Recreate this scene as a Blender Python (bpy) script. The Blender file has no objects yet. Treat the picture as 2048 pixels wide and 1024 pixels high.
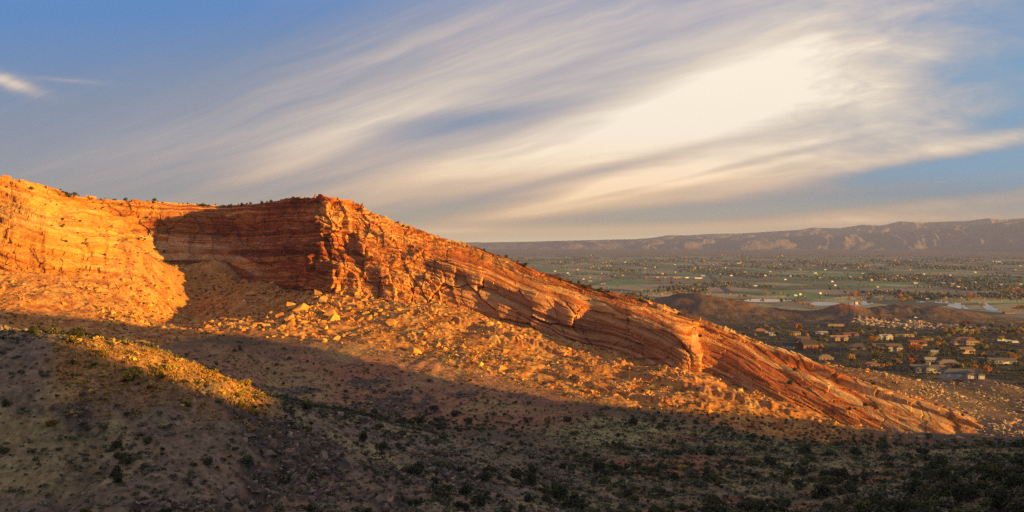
import bpy, bmesh, math, random
import numpy as np
from mathutils import Vector
rad = math.radians
SC = bpy.context.scene
COL = SC.collection
R = np.random.RandomState(7)
random.seed(7)

# ------------------------------------------------------------------ camera
F = 1773.0            # focal length in pixels of a 2048 wide frame
HV = 486.0            # row of the true horizon
cd = bpy.data.cameras.new('camera'); cam = bpy.data.objects.new('camera', cd); COL.objects.link(cam)
cd.sensor_width = 36.0; cd.lens = 36.0*F/2048.0; cd.shift_y = -(512.0-HV)/2048.0
cd.clip_start = 0.5; cd.clip_end = 120000
cam.location = (0, 0, 0); cam.rotation_euler = (rad(90), 0, 0)
SC.camera = cam

# ------------------------------------------------------------------ node helper
class S:
    """a socket with arithmetic"""
    def __init__(s, nt, o): s.nt = nt; s.o = o
    def _m(s, op, *a, clamp=False):
        n = s.nt.nodes.new('ShaderNodeMath'); n.operation = op; n.use_clamp = clamp
        for i, x in enumerate((s,)+a):
            if isinstance(x, S): s.nt.links.new(x.o, n.inputs[i])
            else: n.inputs[i].default_value = x
        return S(s.nt, n.outputs[0])
    def __add__(s, b): return s._m('ADD', b)
    __radd__ = __add__
    def __sub__(s, b): return s._m('SUBTRACT', b)
    def __rsub__(s, b): return (s*-1.0)+b
    def __mul__(s, b): return s._m('MULTIPLY', b)
    __rmul__ = __mul__
    def __truediv__(s, b): return s._m('DIVIDE', b)
    def pw(s, b): return s._m('POWER', b)
    def mx(s, b): return s._m('MAXIMUM', b)
    def mn(s, b): return s._m('MINIMUM', b)
    def clamp(s): return s._m('ADD', 0.0, clamp=True)
    def exp(s): return s._m('EXPONENT')
    def sq(s): return s*s
    def sstep(s, a, b):
        n = s.nt.nodes.new('ShaderNodeMapRange'); n.interpolation_type = 'SMOOTHSTEP'
        s.nt.links.new(s.o, n.inputs[0]); n.inputs[1].default_value = a; n.inputs[2].default_value = b
        return S(s.nt, n.outputs[0])
def comb(nt, x, y, z):
    n = nt.nodes.new('ShaderNodeCombineXYZ')
    for i, a in enumerate((x, y, z)):
        if isinstance(a, S): nt.links.new(a.o, n.inputs[i])
        else: n.inputs[i].default_value = a
    return n.outputs[0]
def noise(nt, vec, scale, detail=4, rough=.55, dist=0.0, lac=2.0):
    n = nt.nodes.new('ShaderNodeTexNoise'); n.inputs['Scale'].default_value = scale
    n.inputs['Detail'].default_value = detail; n.inputs['Roughness'].default_value = rough
    n.inputs['Distortion'].default_value = dist; n.inputs['Lacunarity'].default_value = lac
    if vec is not None: nt.links.new(vec, n.inputs['Vector'])
    return S(nt, n.outputs['Fac'])
def voro(nt, vec, scale, feature='F1', out='Distance'):
    n = nt.nodes.new('ShaderNodeTexVoronoi'); n.feature = feature; n.inputs['Scale'].default_value = scale
    if vec is not None: nt.links.new(vec, n.inputs['Vector'])
    return n.outputs[out]
def mixc(nt, f, a, b, mode='MIX'):
    n = nt.nodes.new('ShaderNodeMix'); n.data_type = 'RGBA'; n.blend_type = mode
    for idx, x in ((0, f), (6, a), (7, b)):
        if isinstance(x, S): nt.links.new(x.o, n.inputs[idx])
        elif isinstance(x, bpy.types.NodeSocket): nt.links.new(x, n.inputs[idx])
        elif idx == 0: n.inputs[0].default_value = x
        else: n.inputs[idx].default_value = (*x[:3], 1)
    return n.outputs[2]
def ramp(nt, f, stops, interp='LINEAR'):
    n = nt.nodes.new('ShaderNodeValToRGB'); cr = n.color_ramp; cr.interpolation = interp
    while len(cr.elements) < len(stops): cr.elements.new(.5)
    for e, (p, c) in zip(cr.elements, stops): e.position = p; e.color = (*c, 1)
    nt.links.new(f.o if isinstance(f, S) else f, n.inputs[0])
    return n.outputs[0]
def attr(nt, name):
    n = nt.nodes.new('ShaderNodeAttribute'); n.attribute_name = name
    return n
def new_mat(name, rough=.9, spec=.15):
    m = bpy.data.materials.new(name); m.use_nodes = True
    nt = m.node_tree; b = nt.nodes['Principled BSDF']
    b.inputs['Roughness'].default_value = rough; b.inputs['Specular IOR Level'].default_value = spec
    return m, nt, b
def bump(nt, b, h, strength=.5, dist=.3):
    n = nt.nodes.new('ShaderNodeBump'); n.inputs['Strength'].default_value = strength; n.inputs['Distance'].default_value = dist
    nt.links.new(h.o if isinstance(h, S) else h, n.inputs['Height']); nt.links.new(n.outputs[0], b.inputs['Normal'])

# ------------------------------------------------------------------ sun, sky, exposure
SUN_AZ, SUN_EL = 118.0, 5.0        # azimuth clockwise from the view direction
sa, se = rad(SUN_AZ), rad(SUN_EL)
SUNH = np.array([math.sin(sa), math.cos(sa)]); QN = np.array([-SUNH[1], SUNH[0]])   # towards the sun; across it
sl = bpy.data.lights.new('sun', 'SUN'); so = bpy.data.objects.new('sun', sl); COL.objects.link(so)
sl.energy = 5.0; sl.angle = rad(.5); sl.color = (1.0, .51, .055)
so.rotation_euler = Vector((SUNH[0]*math.cos(se), SUNH[1]*math.cos(se), math.sin(se))).to_track_quat('Z', 'Y').to_euler()
vs = SC.view_settings; vs.view_transform = 'Standard'; vs.look = 'None'; EXPO = 1.55; vs.exposure = EXPO; vs.gamma = 1.0
SC.cycles.use_denoising = False; SC.cycles.use_adaptive_sampling = False; SC.cycles.sampling_pattern = 'BLUE_NOISE'
SC.cycles.max_bounces = 6; SC.cycles.diffuse_bounces = 2; SC.cycles.glossy_bounces = 2; SC.cycles.volume_bounces = 0
SC.cycles.transparent_max_bounces = 8

def build_world():
    w = bpy.data.worlds.new('World'); SC.world = w; w.use_nodes = True
    w.cycles.sampling_method = 'MANUAL'; w.cycles.sample_map_resolution = 512
    nt = w.node_tree; bg = nt.nodes['Background']
    STR = .11
    bg.inputs['Strength'].default_value = STR
    sk = nt.nodes.new('ShaderNodeTexSky'); sk.sky_type = 'NISHITA'; sk.sun_disc = False
    sk.sun_elevation = se; sk.sun_rotation = sa; sk.altitude = 1500; sk.air_density = 1.0; sk.dust_density = 1.0; sk.ozone_density = 1.5
    tc = nt.nodes.new('ShaderNodeTexCoord'); sp = nt.nodes.new('ShaderNodeSeparateXYZ')
    nt.links.new(tc.outputs['Generated'], sp.inputs[0])
    x, y, z = (S(nt, sp.outputs[i]) for i in range(3))
    hor = (x*x+y*y)._m('SQRT').mx(1e-4)
    az = x._m('ARCTAN2', y)                       # radians, 0 = straight ahead
    yy = y.mx(.12)
    a = x/yy*1.773; e = z/yy*1.773                # tangents of azimuth and elevation
    fwd = (az._m('ABSOLUTE')).sstep(1.35, .7)     # the cirrus thins out towards the back
    # cirrus bands sweep up from the lower left and flatten towards the right
    psi = (e-.55-a*.4)*(a*-.5).exp()
    wob = noise(nt, comb(nt, a*1.6, e*3.0, 3.1), 1.0, 3)
    wob2 = noise(nt, comb(nt, a*3.5, e*9.0, 8.8), 1.0, 5, .6)
    pw = psi+(wob-.5)*.10+(wob2-.5)*.022
    s1 = noise(nt, comb(nt, pw*11.0, a*1.3, 1.7), 1.0, 3, .5)
    s2 = noise(nt, comb(nt, pw*30.0, a*2.4, 5.2), 1.0, 5, .6)
    s3 = noise(nt, comb(nt, a*5.0+e*4.0, psi*22.0, 9.2), 1.0, 7, .62, .5)
    def g(u, v, su, sv, rot=0.0):                 # soft patch of sky centred on a direction
        c, s_ = math.cos(rot), math.sin(rot)
        da = a-(u-1024)/1000; de = e-(HV-v)/1000
        p = (da*c+de*s_)*(1000/su); q = (de*c-da*s_)*(1000/sv)
        return ((p*p+q*q)*-.5).exp()
    core = g(1370, 215, 190, 60, .32)
    cover = (core*.22 + g(1270, 195, 640, 220, .22)*.48 + g(1590, 55, 200, 70, .5)*.22 + g(1080, 325, 340, 50, .30)*.22
             + g(1520, 340, 360, 34, .17)*.30 + g(1930, 402, 300, 15, .10)*.44 + g(1780, 200, 260, 90, .2)*.24 + g(1960, 285, 150, 17, .2)*.40 + g(1750, 120, 220, 50, .4)*.12
             + g(600, 318, 190, 24, .36)*.24 + g(700, 262, 120, 16, .3)*.10 + g(830, 352, 180, 20, .2)*.20 + g(1150, 402, 280, 13, .22)*.42 + g(1700, 445, 420, 9, .03)*.45 + g(1000, 462, 300, 5, .0)*.25
             + g(980, 70, 340, 110, .2)*.20 + g(760, 205, 320, 40, .3)*.14
             + g(20, 165, 50, 12, -.3)*.75 + g(130, 160, 55, 4, -.08)*.35 + g(560, 170, 360, 60, .3)*.10 + g(250, 330, 340, 50, .1)*.10 + g(1250, 300, 560, 70, .25)*.10)
    holes = (g(1960, 327, 190, 13, .13)*.60 + g(2000, 110, 110, 70, .3)*.24 + g(2010, 248, 80, 15, .2)*.3 + g(860, 246, 130, 17, .10)*.26
             + g(480, 382, 150, 16, .1)*.14 + g(960, 415, 230, 15, .1)*.28 + g(1420, 424, 420, 11, .06)*.32
             + g(1150, 352, 200, 8, .22)*.26 + g(1380, 352, 220, 6, .22)*.30 + g(1900, 380, 220, 8, .1)*.32 + g(350, 40, 420, 100, 0)*.25 + g(1060, 225, 160, 10, .22)*.12)
    tex = (s1-.5)*.46+(s2-.5)*.48+(s3-.5)*a.sstep(.35, .8)*.85
    soft = (1.0-core*.6)*(cover*1.4+.42).clamp()*e.sstep(-.01, .05)
    m = (cover-holes+.10+tex*soft).clamp()
    m = m*1.02
    cloudcol = ramp(nt, m, [(0, (.29, .35, .43)), (.30, (.42, .41, .44)), (.58, (.68, .56, .48)), (.84, (.88, .74, .58)), (1, (1.05, .94, .77))])
    # warm, peach light low down
    peach = mixc(nt, (e.sstep(.24, .05)*.75), cloudcol, mixc(nt, 1.0, cloudcol, (1.30, .96, .62), 'MULTIPLY'))
    clear = ramp(nt, (e*2.0).clamp(), [(0, (1.7, 1.35, .72)), (.04, (1.25, 1.05, .62)), (.09, (.46, .48, .39)), (.2, (.24, .33, .41)), (.55, (.16, .28, .47)), (.97, (.085, .25, .58)), (1, (.08, .24, .56))])
    right = a.sstep(.3, .95)
    clear = mixc(nt, right*e.sstep(.08, .15)*.7, clear, (.20, .42, .62))
    clear = mixc(nt, right*e.sstep(.3, .5)*.5, clear, (.17, .30, .56))
    grey = mixc(nt, (g(100, 270, 500, 90, 0)*.3+g(700, 130, 400, 90, .2)*.45).clamp(), clear, (.25, .28, .36))
    front = mixc(nt, m, grey, peach)
    sc_ = nt.nodes.new('ShaderNodeVectorMath'); sc_.operation = 'SCALE'; sc_.inputs[3].default_value = 2.0**-EXPO/STR
    nt.links.new(front, sc_.inputs[0])
    # outside the view: daylight sky mixed with a warm tone added as fill light
    up = e.sstep(.75, .45)
    fill_veil = noise(nt, tc.outputs['Generated'], 2.2, 5, .6).sstep(.38, .62)
    warm_fill = nt.nodes.new('ShaderNodeVectorMath'); warm_fill.operation = 'SCALE'; warm_fill.inputs[3].default_value = 2.0**-EXPO/STR
    warm_fill.inputs[0].default_value = (.42, .335, .295)
    rest = mixc(nt, (fill_veil*.4+.45)*z.sstep(-.02, .1), sk.outputs[0], warm_fill.outputs[0])
    final = mixc(nt, fwd*up*e.sstep(-.06, -.02), rest, sc_.outputs[0])
    nt.links.new(final, bg.inputs['Color'])
build_world()

# ------------------------------------------------------------------ numpy noise
def _h(ix, iy, iz, seed):
    h = (ix.astype(np.int64)*374761393 + iy.astype(np.int64)*668265263 + iz.astype(np.int64)*2147483647 + seed*1274126177) & 0xffffffff
    h = ((h ^ (h >> 13))*1274126177) & 0xffffffff
    h = ((h ^ (h >> 16))*2246822519) & 0xffffffff
    return (h ^ (h >> 15)) & 0xffffffff
def hf(ix, iy, seed): return _h(ix, iy, np.zeros_like(ix), seed)/4294967296.0
def n2(x, y, seed=0):
    ix = np.floor(x); iy = np.floor(y); fx = x-ix; fy = y-iy; ix = ix.astype(np.int64); iy = iy.astype(np.int64)
    ux = fx*fx*fx*(fx*(fx*6-15)+10); uy = fy*fy*fy*(fy*(fy*6-15)+10)
    def gr(dx, dy):
        t = hf(ix+dx, iy+dy, seed)*6.2831853
        return np.cos(t)*(fx-dx)+np.sin(t)*(fy-dy)
    a, b, c, d = gr(0, 0), gr(1, 0), gr(0, 1), gr(1, 1)
    return ((a+(b-a)*ux)*(1-uy)+(c+(d-c)*ux)*uy)*1.5
def fbm(x, y, o=4, seed=0, g=.5):
    s = 0; a = 1.0
    for i in range(o):
        s = s+a*n2(x, y, seed+i*17); x = x*2.03+5.1; y = y*2.03-3.7; a *= g
    return s
def ridged(x, y, o=4, seed=0, g=.5):
    s = 0; a = 1.0
    for i in range(o):
        s = s+a*(1-2*np.abs(n2(x, y, seed+i*17))); x = x*2.07+3.3; y = y*2.07+7.9; a *= g
    return s
def worley(x, y, seed=0):
    ix = np.floor(x).astype(np.int64); iy = np.floor(y).astype(np.int64)
    d1 = np.full(x.shape, 9.0); d2 = np.full(x.shape, 9.0); idv = np.zeros(x.shape)
    gx = np.zeros(x.shape); gy = np.zeros(x.shape)
    for dx in (-1, 0, 1):
        for dy in (-1, 0, 1):
            cx = ix+dx; cy = iy+dy
            px = cx+hf(cx, cy, seed); py = cy+hf(cx, cy, seed+1)
            d = np.hypot(px-x, py-y); c = hf(cx, cy, seed+2)
            nearer = d < d1
            d2 = np.where(nearer, d1, np.minimum(d2, d))
            idv = np.where(nearer, c, idv); gx = np.where(nearer, x-px, gx); gy = np.where(nearer, y-py, gy)
            d1 = np.where(nearer, d, d1)
    return d1, d2, idv, gx, gy
def sst(x, a, b):
    t = np.clip((x-a)/(b-a), 0, 1); return t*t*(3-2*t)

# ------------------------------------------------------------------ mesh helpers
def link_mesh(name, V, faces, mat, parent=None, smooth=False, attrs=None):
    """V (n,3), faces: (m,4) or (m,3) integer array"""
    me = bpy.data.meshes.new(name)
    V = np.ascontiguousarray(V, np.float32); Fc = np.ascontiguousarray(faces, np.int32)
    k = Fc.shape[1]; m = Fc.shape[0]
    me.vertices.add(len(V)); me.vertices.foreach_set('co', V.ravel())
    me.loops.add(m*k); me.loops.foreach_set('vertex_index', Fc.ravel())
    me.polygons.add(m); me.polygons.foreach_set('loop_start', np.arange(0, m*k, k, dtype=np.int32))
    try: me.polygons.foreach_set('loop_total', np.full(m, k, np.int32))
    except Exception: pass
    me.polygons.foreach_set('use_smooth', np.full(m, smooth, bool))
    for n, a in (attrs or {}).items():
        a = np.asarray(a, np.float32)
        if a.ndim == 1:
            at = me.attributes.new(n, 'FLOAT', 'POINT'); at.data.foreach_set('value', a)
        else:
            at = me.attributes.new(n, 'FLOAT_COLOR', 'POINT')
            c = np.ones((len(a), 4), np.float32); c[:, :3] = a; at.data.foreach_set('color', c.ravel())
    if mat: me.materials.append(mat)
    me.update(calc_edges=True)
    o = bpy.data.objects.new(name, me); COL.objects.link(o)
    if parent: o.parent = parent
    return o
def gridf(nr, nc, wrap=False):
    i = np.arange(nr-1)[:, None]; j = np.arange(nc if wrap else nc-1)[None, :]; j2 = (j+1) % nc
    return np.stack([i*nc+j, i*nc+j2, (i+1)*nc+j2, (i+1)*nc+j], -1).reshape(-1, 4)
def tag(o, label=None, cat=None, group=None, kind=None):
    if label: o['label'] = label
    if cat: o['category'] = cat
    if group: o['group'] = group
    if kind: o['kind'] = kind
    return o
def P(u, v, D): return ((u-1024)/F*D, D, (HV-v)/F*D)

# ------------------------------------------------------------------ ground shape
CP = [P(*t) for t in [
 # hillside in front, bottom edge then crest
 (-250,1024,150),(0,1024,140),(300,1024,142),(600,1024,148),(900,1024,165),(1200,1024,212),
 (0,840,168),(300,860,170),(600,900,182),(800,930,205),
 (-200,660,200),(0,665,196),(150,670,195),(250,690,193),(330,715,193),(420,750,196),(510,785,202),(600,812,212),
 (720,842,235),(850,866,262),(1000,905,270),(1100,955,248),
 (20,670,206),(-100,668,206),(100,674,204),(-200,700,232),(0,704,228),(150,708,226),(330,752,226),(420,786,230),(480,806,232),
 # gully behind it
 (620,808,370),(700,826,405),(900,852,385),(1050,876,345),
 (450,730,470),(520,780,420),(300,720,400),(100,700,380),
 # basin on the right
 (1300,900,332),(1500,930,305),(1700,930,300),(1600,1024,228),(1400,1024,222),(1800,1024,188),(2048,1024,150),(2300,1024,140),
 (2048,945,180),(1900,965,192),(2300,930,200),(2048,900,330),(1850,905,350),(1800,880,415),(1300,848,400),(1500,858,425),(1200,850,390),
 # middle spur
 (440,654,560),(520,664,550),(600,680,532),(700,700,512),(850,735,490),(1000,770,470),(1100,790,455),(1200,815,440),
 (300,657,562),(150,652,542),(0,642,522),(-200,640,500),(370,640,672),(430,632,650),(380,592,692),(350,618,678),(330,642,640),(290,640,600),(250,600,622),(300,590,650),
 # scree under the wall and the cliff
 (-200,600,560),(0,600,565),(0,545,602),(100,545,620),(200,555,640),(260,560,655),(320,572,668),(330,525,708),(410,560,714),(440,522,738),(500,588,672),(440,590,690),(600,612,612),(560,615,630),
 (250,472,700),(215,505,668),(285,498,704),(320,530,694),(255,520,672),
 (540,568,708),(600,584,674),(560,640,585),(650,640,580),(640,586,640),(720,584,626),(760,640,575),(800,604,610),(870,606,606),
 (960,628,596),(1080,660,578),(1160,692,560),(1300,728,526),(1380,744,506),(1520,795,472),(1700,848,443),(1850,869,424),(1960,868,428),
 (900,680,545),(1000,700,530),(1100,720,520),(1200,750,500),(1300,785,470),(1400,810,450),(1500,828,440),
 # beyond the tilted slabs, down to the houses
 (1800,755,575),(1700,738,590),(1650,728,600),(1950,810,540),(2048,835,520),(2048,790,600),(1900,775,640),(2250,800,560),(2400,850,450)]]
CP += [((u-1024)/F*(-z*F/(v-HV)), -z*F/(v-HV), z) for u, v, z in [
 (1850,744,-118),(1950,750,-118),(2048,735,-120),(2250,740,-120),(1700,700,-121),(1750,712,-119),(1600,690,-121),(1950,690,-123),(1500,650,-122),(1700,650,-124),(2000,650,-125),(2300,660,-125),(1400,640,-124)]]
# hidden or outside the picture
CP += [(0,0,-1.9),(6,3,-2.6),(-6,3,-2.4),(0,9,-5),(0,30,-22),(-40,40,-26),(60,40,-24),(0,-40,4),(-120,-30,6),(120,-60,6),(0,90,-42),(-60,95,-42),(70,110,-46),(130,120,-44),
       (-250,100,-10),(-330,250,5),(-420,400,20),(-450,640,40),(-600,800,30),(300,100,-60),(420,260,-85),(500,450,-110),(700,300,-110),
       (-300,860,-40),(-100,800,-70),(50,760,-95),(200,720,-108),(-200,1000,-100),(0,1100,-122),(250,1000,-121),(-500,1100,-80),(-600,1500,-124),(700,900,-123),(0,-300,10),(300,-200,0),(-300,-200,10),
       (-180,740,-60),(-80,690,-60),(20,655,-70),(90,610,-85),(160,560,-92),
       (-330,720,-40),(-360,790,-40),(-230,780,-50)]
CP = np.array(CP)
def _k(d2): return -np.sqrt(d2+15.0**2)
_n = len(CP)
_d2 = ((CP[:, None, :2]-CP[None, :, :2])**2).sum(-1)
_A = np.zeros((_n+1, _n+1)); _A[:_n, :_n] = _k(_d2)+np.eye(_n)*2.0; _A[_n, :_n] = 1; _A[:_n, _n] = 1
_W = np.linalg.solve(_A, np.append(CP[:, 2], 0))
def base_h(x, y):
    sh = x.shape; x = x.ravel(); y = y.ravel(); out = np.empty(len(x))
    for i in range(0, len(x), 60000):
        xx = x[i:i+60000, None]; yy = y[i:i+60000, None]
        out[i:i+60000] = _k((xx-CP[:, 0])**2+(yy-CP[:, 1])**2)@_W[:_n]+_W[_n]
    return out.reshape(sh)
HILLS = [ # u, D, height, sx, sy
 (1385,1560,26,70,70),(1450,1545,11,42,45),(1320,1590,9,55,60),(1800,1500,18,75,60),(1885,1490,9,70,60),(1683,1475,15,24,26),(1560,1560,10,55,40),(1640,1480,4,60,40),(1500,1440,4,100,50),(1990,1480,3,100,60),
 (1720,1330,5,80,40),(1985,610,6,22,26),(1960,640,4,16,16)]
def ground_h(x, y):
    r = np.hypot(x, y)
    h = base_h(x, y)
    t = sst(r, 1000, 1400)
    far = -124.5-8.5*sst(r, 1500, 1740)-8*sst(r, 1900, 2350)
    h = h*(1-t)+far*t
    for u, D, a, sx, sy in HILLS:
        cx = (u-1024)/F*D
        q = ((x-cx)/sx)**2+((y-D)/sy)**2
        h = h+a*np.exp(-.5*q)*(1+.16*fbm(x/70, y/70, 3, 91))
    return h
def zone(x, y):
    """u column of a point as seen from the viewpoint, and its distance"""
    return x/np.maximum(y, 1)*F+1024, np.hypot(x, y)

def front_(y): return (y > 20)*1.0
def ground_masks(x, y, r):
    u, _ = zone(x, y)
    front = (y > 20)
    # hillside in front
    fore = sst(r, 340, 250)*sst(u, 1500, 1000)*front
    near_r = sst(r, 260, 200)*sst(u, 1500, 1750)*front
    lo = np.interp(u, [250, 420, 560, 760, 950, 1200, 1500, 1900], [500, 548, 545, 515, 478, 440, 418, 408])
    scree = sst(r, lo, lo+np.interp(u, [300, 1200], [34, 28]))*sst(r, 900, 780)*sst(u, 1900, 1500)*front
    basin = sst(r, 300, 380)*sst(r, 440, 395)*sst(u, 1050, 1250)*front
    return fore, near_r, scree, basin

GOM = []
def build_ground():
    global GV, GZ
    azs = np.concatenate([np.linspace(-180, -60, 40, endpoint=False), np.linspace(-60, -33, 60, endpoint=False), np.linspace(-33, 33, 1080, endpoint=False), np.linspace(33, 60, 60, endpoint=False), np.linspace(60, 180, 40, endpoint=False)])
    rs = np.concatenate([np.geomspace(1.0, 110, 44, endpoint=False), np.arange(110, 300, .55), np.arange(300, 480, .75), np.arange(480, 720, .85), np.geomspace(720, 2400, 260)])
    A, Rr = np.meshgrid(np.radians(azs), rs)
    x = Rr*np.sin(A); y = Rr*np.cos(A)
    h = ground_h(x, y)
    fore, near_r, scree, basin = ground_masks(x, y, Rr)
    rough = np.clip(fore*1.0+near_r*1.0+scree*1.1+.35, 0, 1.3)*sst(Rr, 20, 90)
    rough = np.where(Rr > 900, .45+.4*sst(Rr, 1400, 1450), rough)*(1-.95*sst(Rr, 1630, 1700))
    d = fbm(x/38, y/38, 3, 3)*(1.7-1.35*fore)*rough
    u, _ = zone(x, y)
    gul = ridged(x/26+fbm(x/60, y/60, 2, 8)*.8, y/60, 3, 21)
    d -= (gul-.6)*1.5*(fore*sst(Rr, 196, 175)+.6*sst(Rr, 380, 450)*sst(Rr, 560, 500)*sst(u, 1050, 900))*sst(Rr, 20, 90)
    d += fbm(x/5.5, y/5.5, 4, 5)*.42*rough*np.where(Rr > 900, .5, 1)
    d -= (ridged(x/34, y/60, 3, 93)-.4)*.8*sst(Rr, 1400, 1450)*(1-sst(Rr, 1620, 1680))
    # rock showing through on the hillsides: broken blocks
    om = sst(fbm(x/30, y/22, 3, 33)+.15*fbm(x/6, y/6, 2, 35), .22, .5)
    u, _ = zone(x, y)
    spur = sst(Rr, 390, 430)*sst(Rr, 540, 480)*sst(u, 300, 450)*sst(u, 1150, 950)
    om = np.maximum(om, sst(np.exp(-((u-790)/110)**2-((Rr-425)/28)**2)+.5*fbm(x/9, y/9, 3, 39), .35, .8))
    om = om*np.clip(fore+near_r*.9+spur*.9, 0, 1)
    GOM.append(om)
    f1, f2, idc, gx, gy = worley(x/3.1+fbm(x/4, y/4, 2, 1)*.3, y/2.2, 41)
    blk = (idc*1.5-.1+gx*.6*(idc-.5)+gy*.8*(.5-idc))*sst(f2-f1, .0, .12)
    f1b, f2b, idb, gxb, gyb = worley(x/1.2, y/.9, 47)
    blk2 = (idb*.55)*sst(f2b-f1b, 0, .15)
    # washes that furrow the shaded hillside
    wx = x+fbm(y/25, x/40, 3, 181)*9+(y-160)*.35
    furrow = np.exp(-((np.abs(((wx/31.0) % 1)-.5)*31/4.2)**2))*fore*sst(Rr, 192, 172)
    d -= furrow*2.6
    d += om*(blk*.55+blk2*.5)+fore*(np.where(idb > .62, (idb-.5)*.5*sst(f2b-f1b, 0, .2), 0))
    # scree: coarse rubble
    f1c, f2c, idcc, gx, gy = worley(x/2.4+fbm(x/5, y/5, 2, 2)*.35, y/2.4, 53)
    sm = scree*sst(fbm(x/24, y/24, 3, 61)+.5*fbm(x/7, y/7, 2, 63), -.1, .5)
    d += sm*(np.where(idcc > .55, (idcc-.5)*2.2*sst(f2c-f1c, 0, .2), 0)+blk2*.7)
    # low ledges of rock that run parallel to the slabs
    ribs = np.zeros_like(x)
    for pl, hgt in (([(1170,738,505),(1260,752,497),(1340,772,482),(1430,797,463),(1520,822,452),(1590,838,446)], 3.0), ([(1120,752,492),(1230,785,470),(1320,806,452),(1400,822,446)], 2.2), ([(1040,690,548),(1130,716,530),(1200,735,515)], 2.6), ([(880,650,575),(960,672,565),(1030,700,545)], 2.2), ([(1230,728,524),(1320,750,502),(1400,776,484)], 2.0)):
        q = np.array([P(*t)[:2] for t in pl]); best = np.full(x.shape, 1e9); side = np.zeros(x.shape)
        sel = (Rr > 420) & (Rr < 620)
        xs_, ys_ = x[sel]+fbm(x[sel]/9, y[sel]/9, 3, 81)*2.2, y[sel]+fbm(x[sel]/8, y[sel]/8, 3, 83)*2.5; b_ = np.full(xs_.shape, 1e9); sd = np.zeros(xs_.shape)
        for k in range(len(q)-1):
            e = q[k+1]-q[k]; L2 = e@e; t = np.clip(((xs_-q[k, 0])*e[0]+(ys_-q[k, 1])*e[1])/L2, 0, 1)
            ddx = xs_-q[k, 0]-t*e[0]; ddy = ys_-q[k, 1]-t*e[1]; dd = np.hypot(ddx, ddy); cr = (e[0]*ddy-e[1]*ddx)
            m_ = dd < b_; b_ = np.where(m_, dd, b_); sd = np.where(m_, np.sign(cr)*dd, sd)
        pr = np.where(sd < 0, sst(sd, -1.4, 0), np.exp(-np.maximum(sd, 0)/9))*hgt*(.45+.75*sst(n2(xs_/14, ys_/14, 85), -.5, .5))
        ribs[sel] = np.maximum(ribs[sel], pr)
    d += ribs
    z = h+d*np.where(Rr < 8, 0, 1)
    # ---- colours of the ground (albedo), with sunlight painted in on the knoll crest
    n1 = fbm(x/45, y/45, 4, 71); n2_ = fbm(x/9, y/9, 4, 73); n3 = fbm(x/2.2, y/2.2, 3, 75)
    def C(*c): return np.array(c)[None, None, :]
    col = np.ones(x.shape+(3,))*C(.13, .098, .065)                     # dry scrub plain
    def over(m, c):
        nonlocal col
        m = np.clip(m, 0, 1)[..., None]; col = col*(1-m)+c*m
    over(sst(n1, 0, .5)*.6, C(0.230, 0.142, 0.081))
    over(fore, C(.235, .175, .130)); over(fore*sst(n1+.4*n2_, .15, .6)*.7, C(.27, .165, .115)); over(fore*sst(-n1+.5*n2_, .1, .5)*.8, C(.32, .255, .135))
    knoll = np.exp(-((Rr-204)/9)**2)*sst(u, 60, 150)*sst(u, 580, 520)*front_(y)  # band along the lit crest: golden sunlight painted into the ground colour
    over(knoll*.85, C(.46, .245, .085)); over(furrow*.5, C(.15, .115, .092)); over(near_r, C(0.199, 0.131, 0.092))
    mid = sst(Rr, 360, 410)*sst(Rr, 560, 500)*sst(u, 1250, 1000)
    over(mid, C(0.351, 0.184, 0.107)); over(mid*sst(n1+.5*n2_, .1, .5), C(0.351, 0.227, 0.112)); over(mid*sst(-n1+.5*n2_, .2, .6)*.6, C(0.355, 0.145, 0.090))
    over(scree, C(.45, .20, .062)); over(scree*sst(n2_+n1, .05, .5)*.7, C(.54, .29, .10)); over(scree*sst(-n2_+n1*.6, .15, .6)*.8, C(.38, .135, .045))
    over(basin, C(0.284, 0.237, 0.116)); over(basin*sst(u, 1480, 1400)*sst(n1+n2_*.4, -.5, .1)*.8, C(.47, .41, .20)); over(basin*sst(n1+.6*n2_, .05, .4)*.8, C(0.290, 0.270, 0.118)); over(basin*sst(n2_-n1, .3, .7)*.9, C(0.284, 0.115, 0.062))
    lowb = sst(Rr, 360, 310)*sst(Rr, 180, 210)*sst(u, 1150, 1300)
    over(lowb, C(0.209, 0.155, 0.097)); over(lowb*sst(n1+.7*n2_, .1, .5), C(0.329, 0.133, 0.078)); over(lowb*sst(-n1+.7*n2_, .15, .5)*.7, C(0.325, 0.264, 0.127))
    over(om*(.75+.3*idc), C(.088, .074, .072)*(.7+.6*idb[..., None])); 
    over(sst(ribs, .4, 1.6)*.85, C(.42, .19, .085)*(.8+.4*idb[..., None]))
    over(sst(idcc, .55, .6)*sm*.6, C(0.506, 0.299, 0.127)*(.8+.4*idcc[..., None]))
    farz = sst(Rr, 780, 900)
    over(farz, C(.085, .072, .042)); over(farz*sst(n1+.6*n2_, 0, .5), C(.15, .115, .06)); over(farz*sst(-n1+n2_, .1, .5)*.7, C(.055, .055, .032))
    hillz = sst(Rr, 1380, 1430)
    over(hillz, C(.10, .080, .056)); over(hillz*sst(n1+n2_*.5, .1, .5), C(.17, .095, .06)); over(hillz*sst(-n1+n2_*.6, .1, .4), C(.17, .15, .125)); over(hillz*sst(n3+n2_, .25, .7)*.7, C(.05, .045, .032))
    for uu, D, a, sx, sy in HILLS[:9]:
        cx = (uu-1024)/F*D; q = ((x-cx)/sx)**2+((y-D)/sy)**2
        over(np.exp(-.5*q)*.6, C(.16, .095, .062))
    cx = (1685-1024)/F*1480; over(sst(np.hypot(x-cx, y-1480), 40, 20), C(.30, .11, .06))
    over(sst(Rr, 1650, 1750), C(.075, .07, .045))
    nearz = sst(Rr, 130, 60); over(nearz, C(.19, .11, .075))
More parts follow.
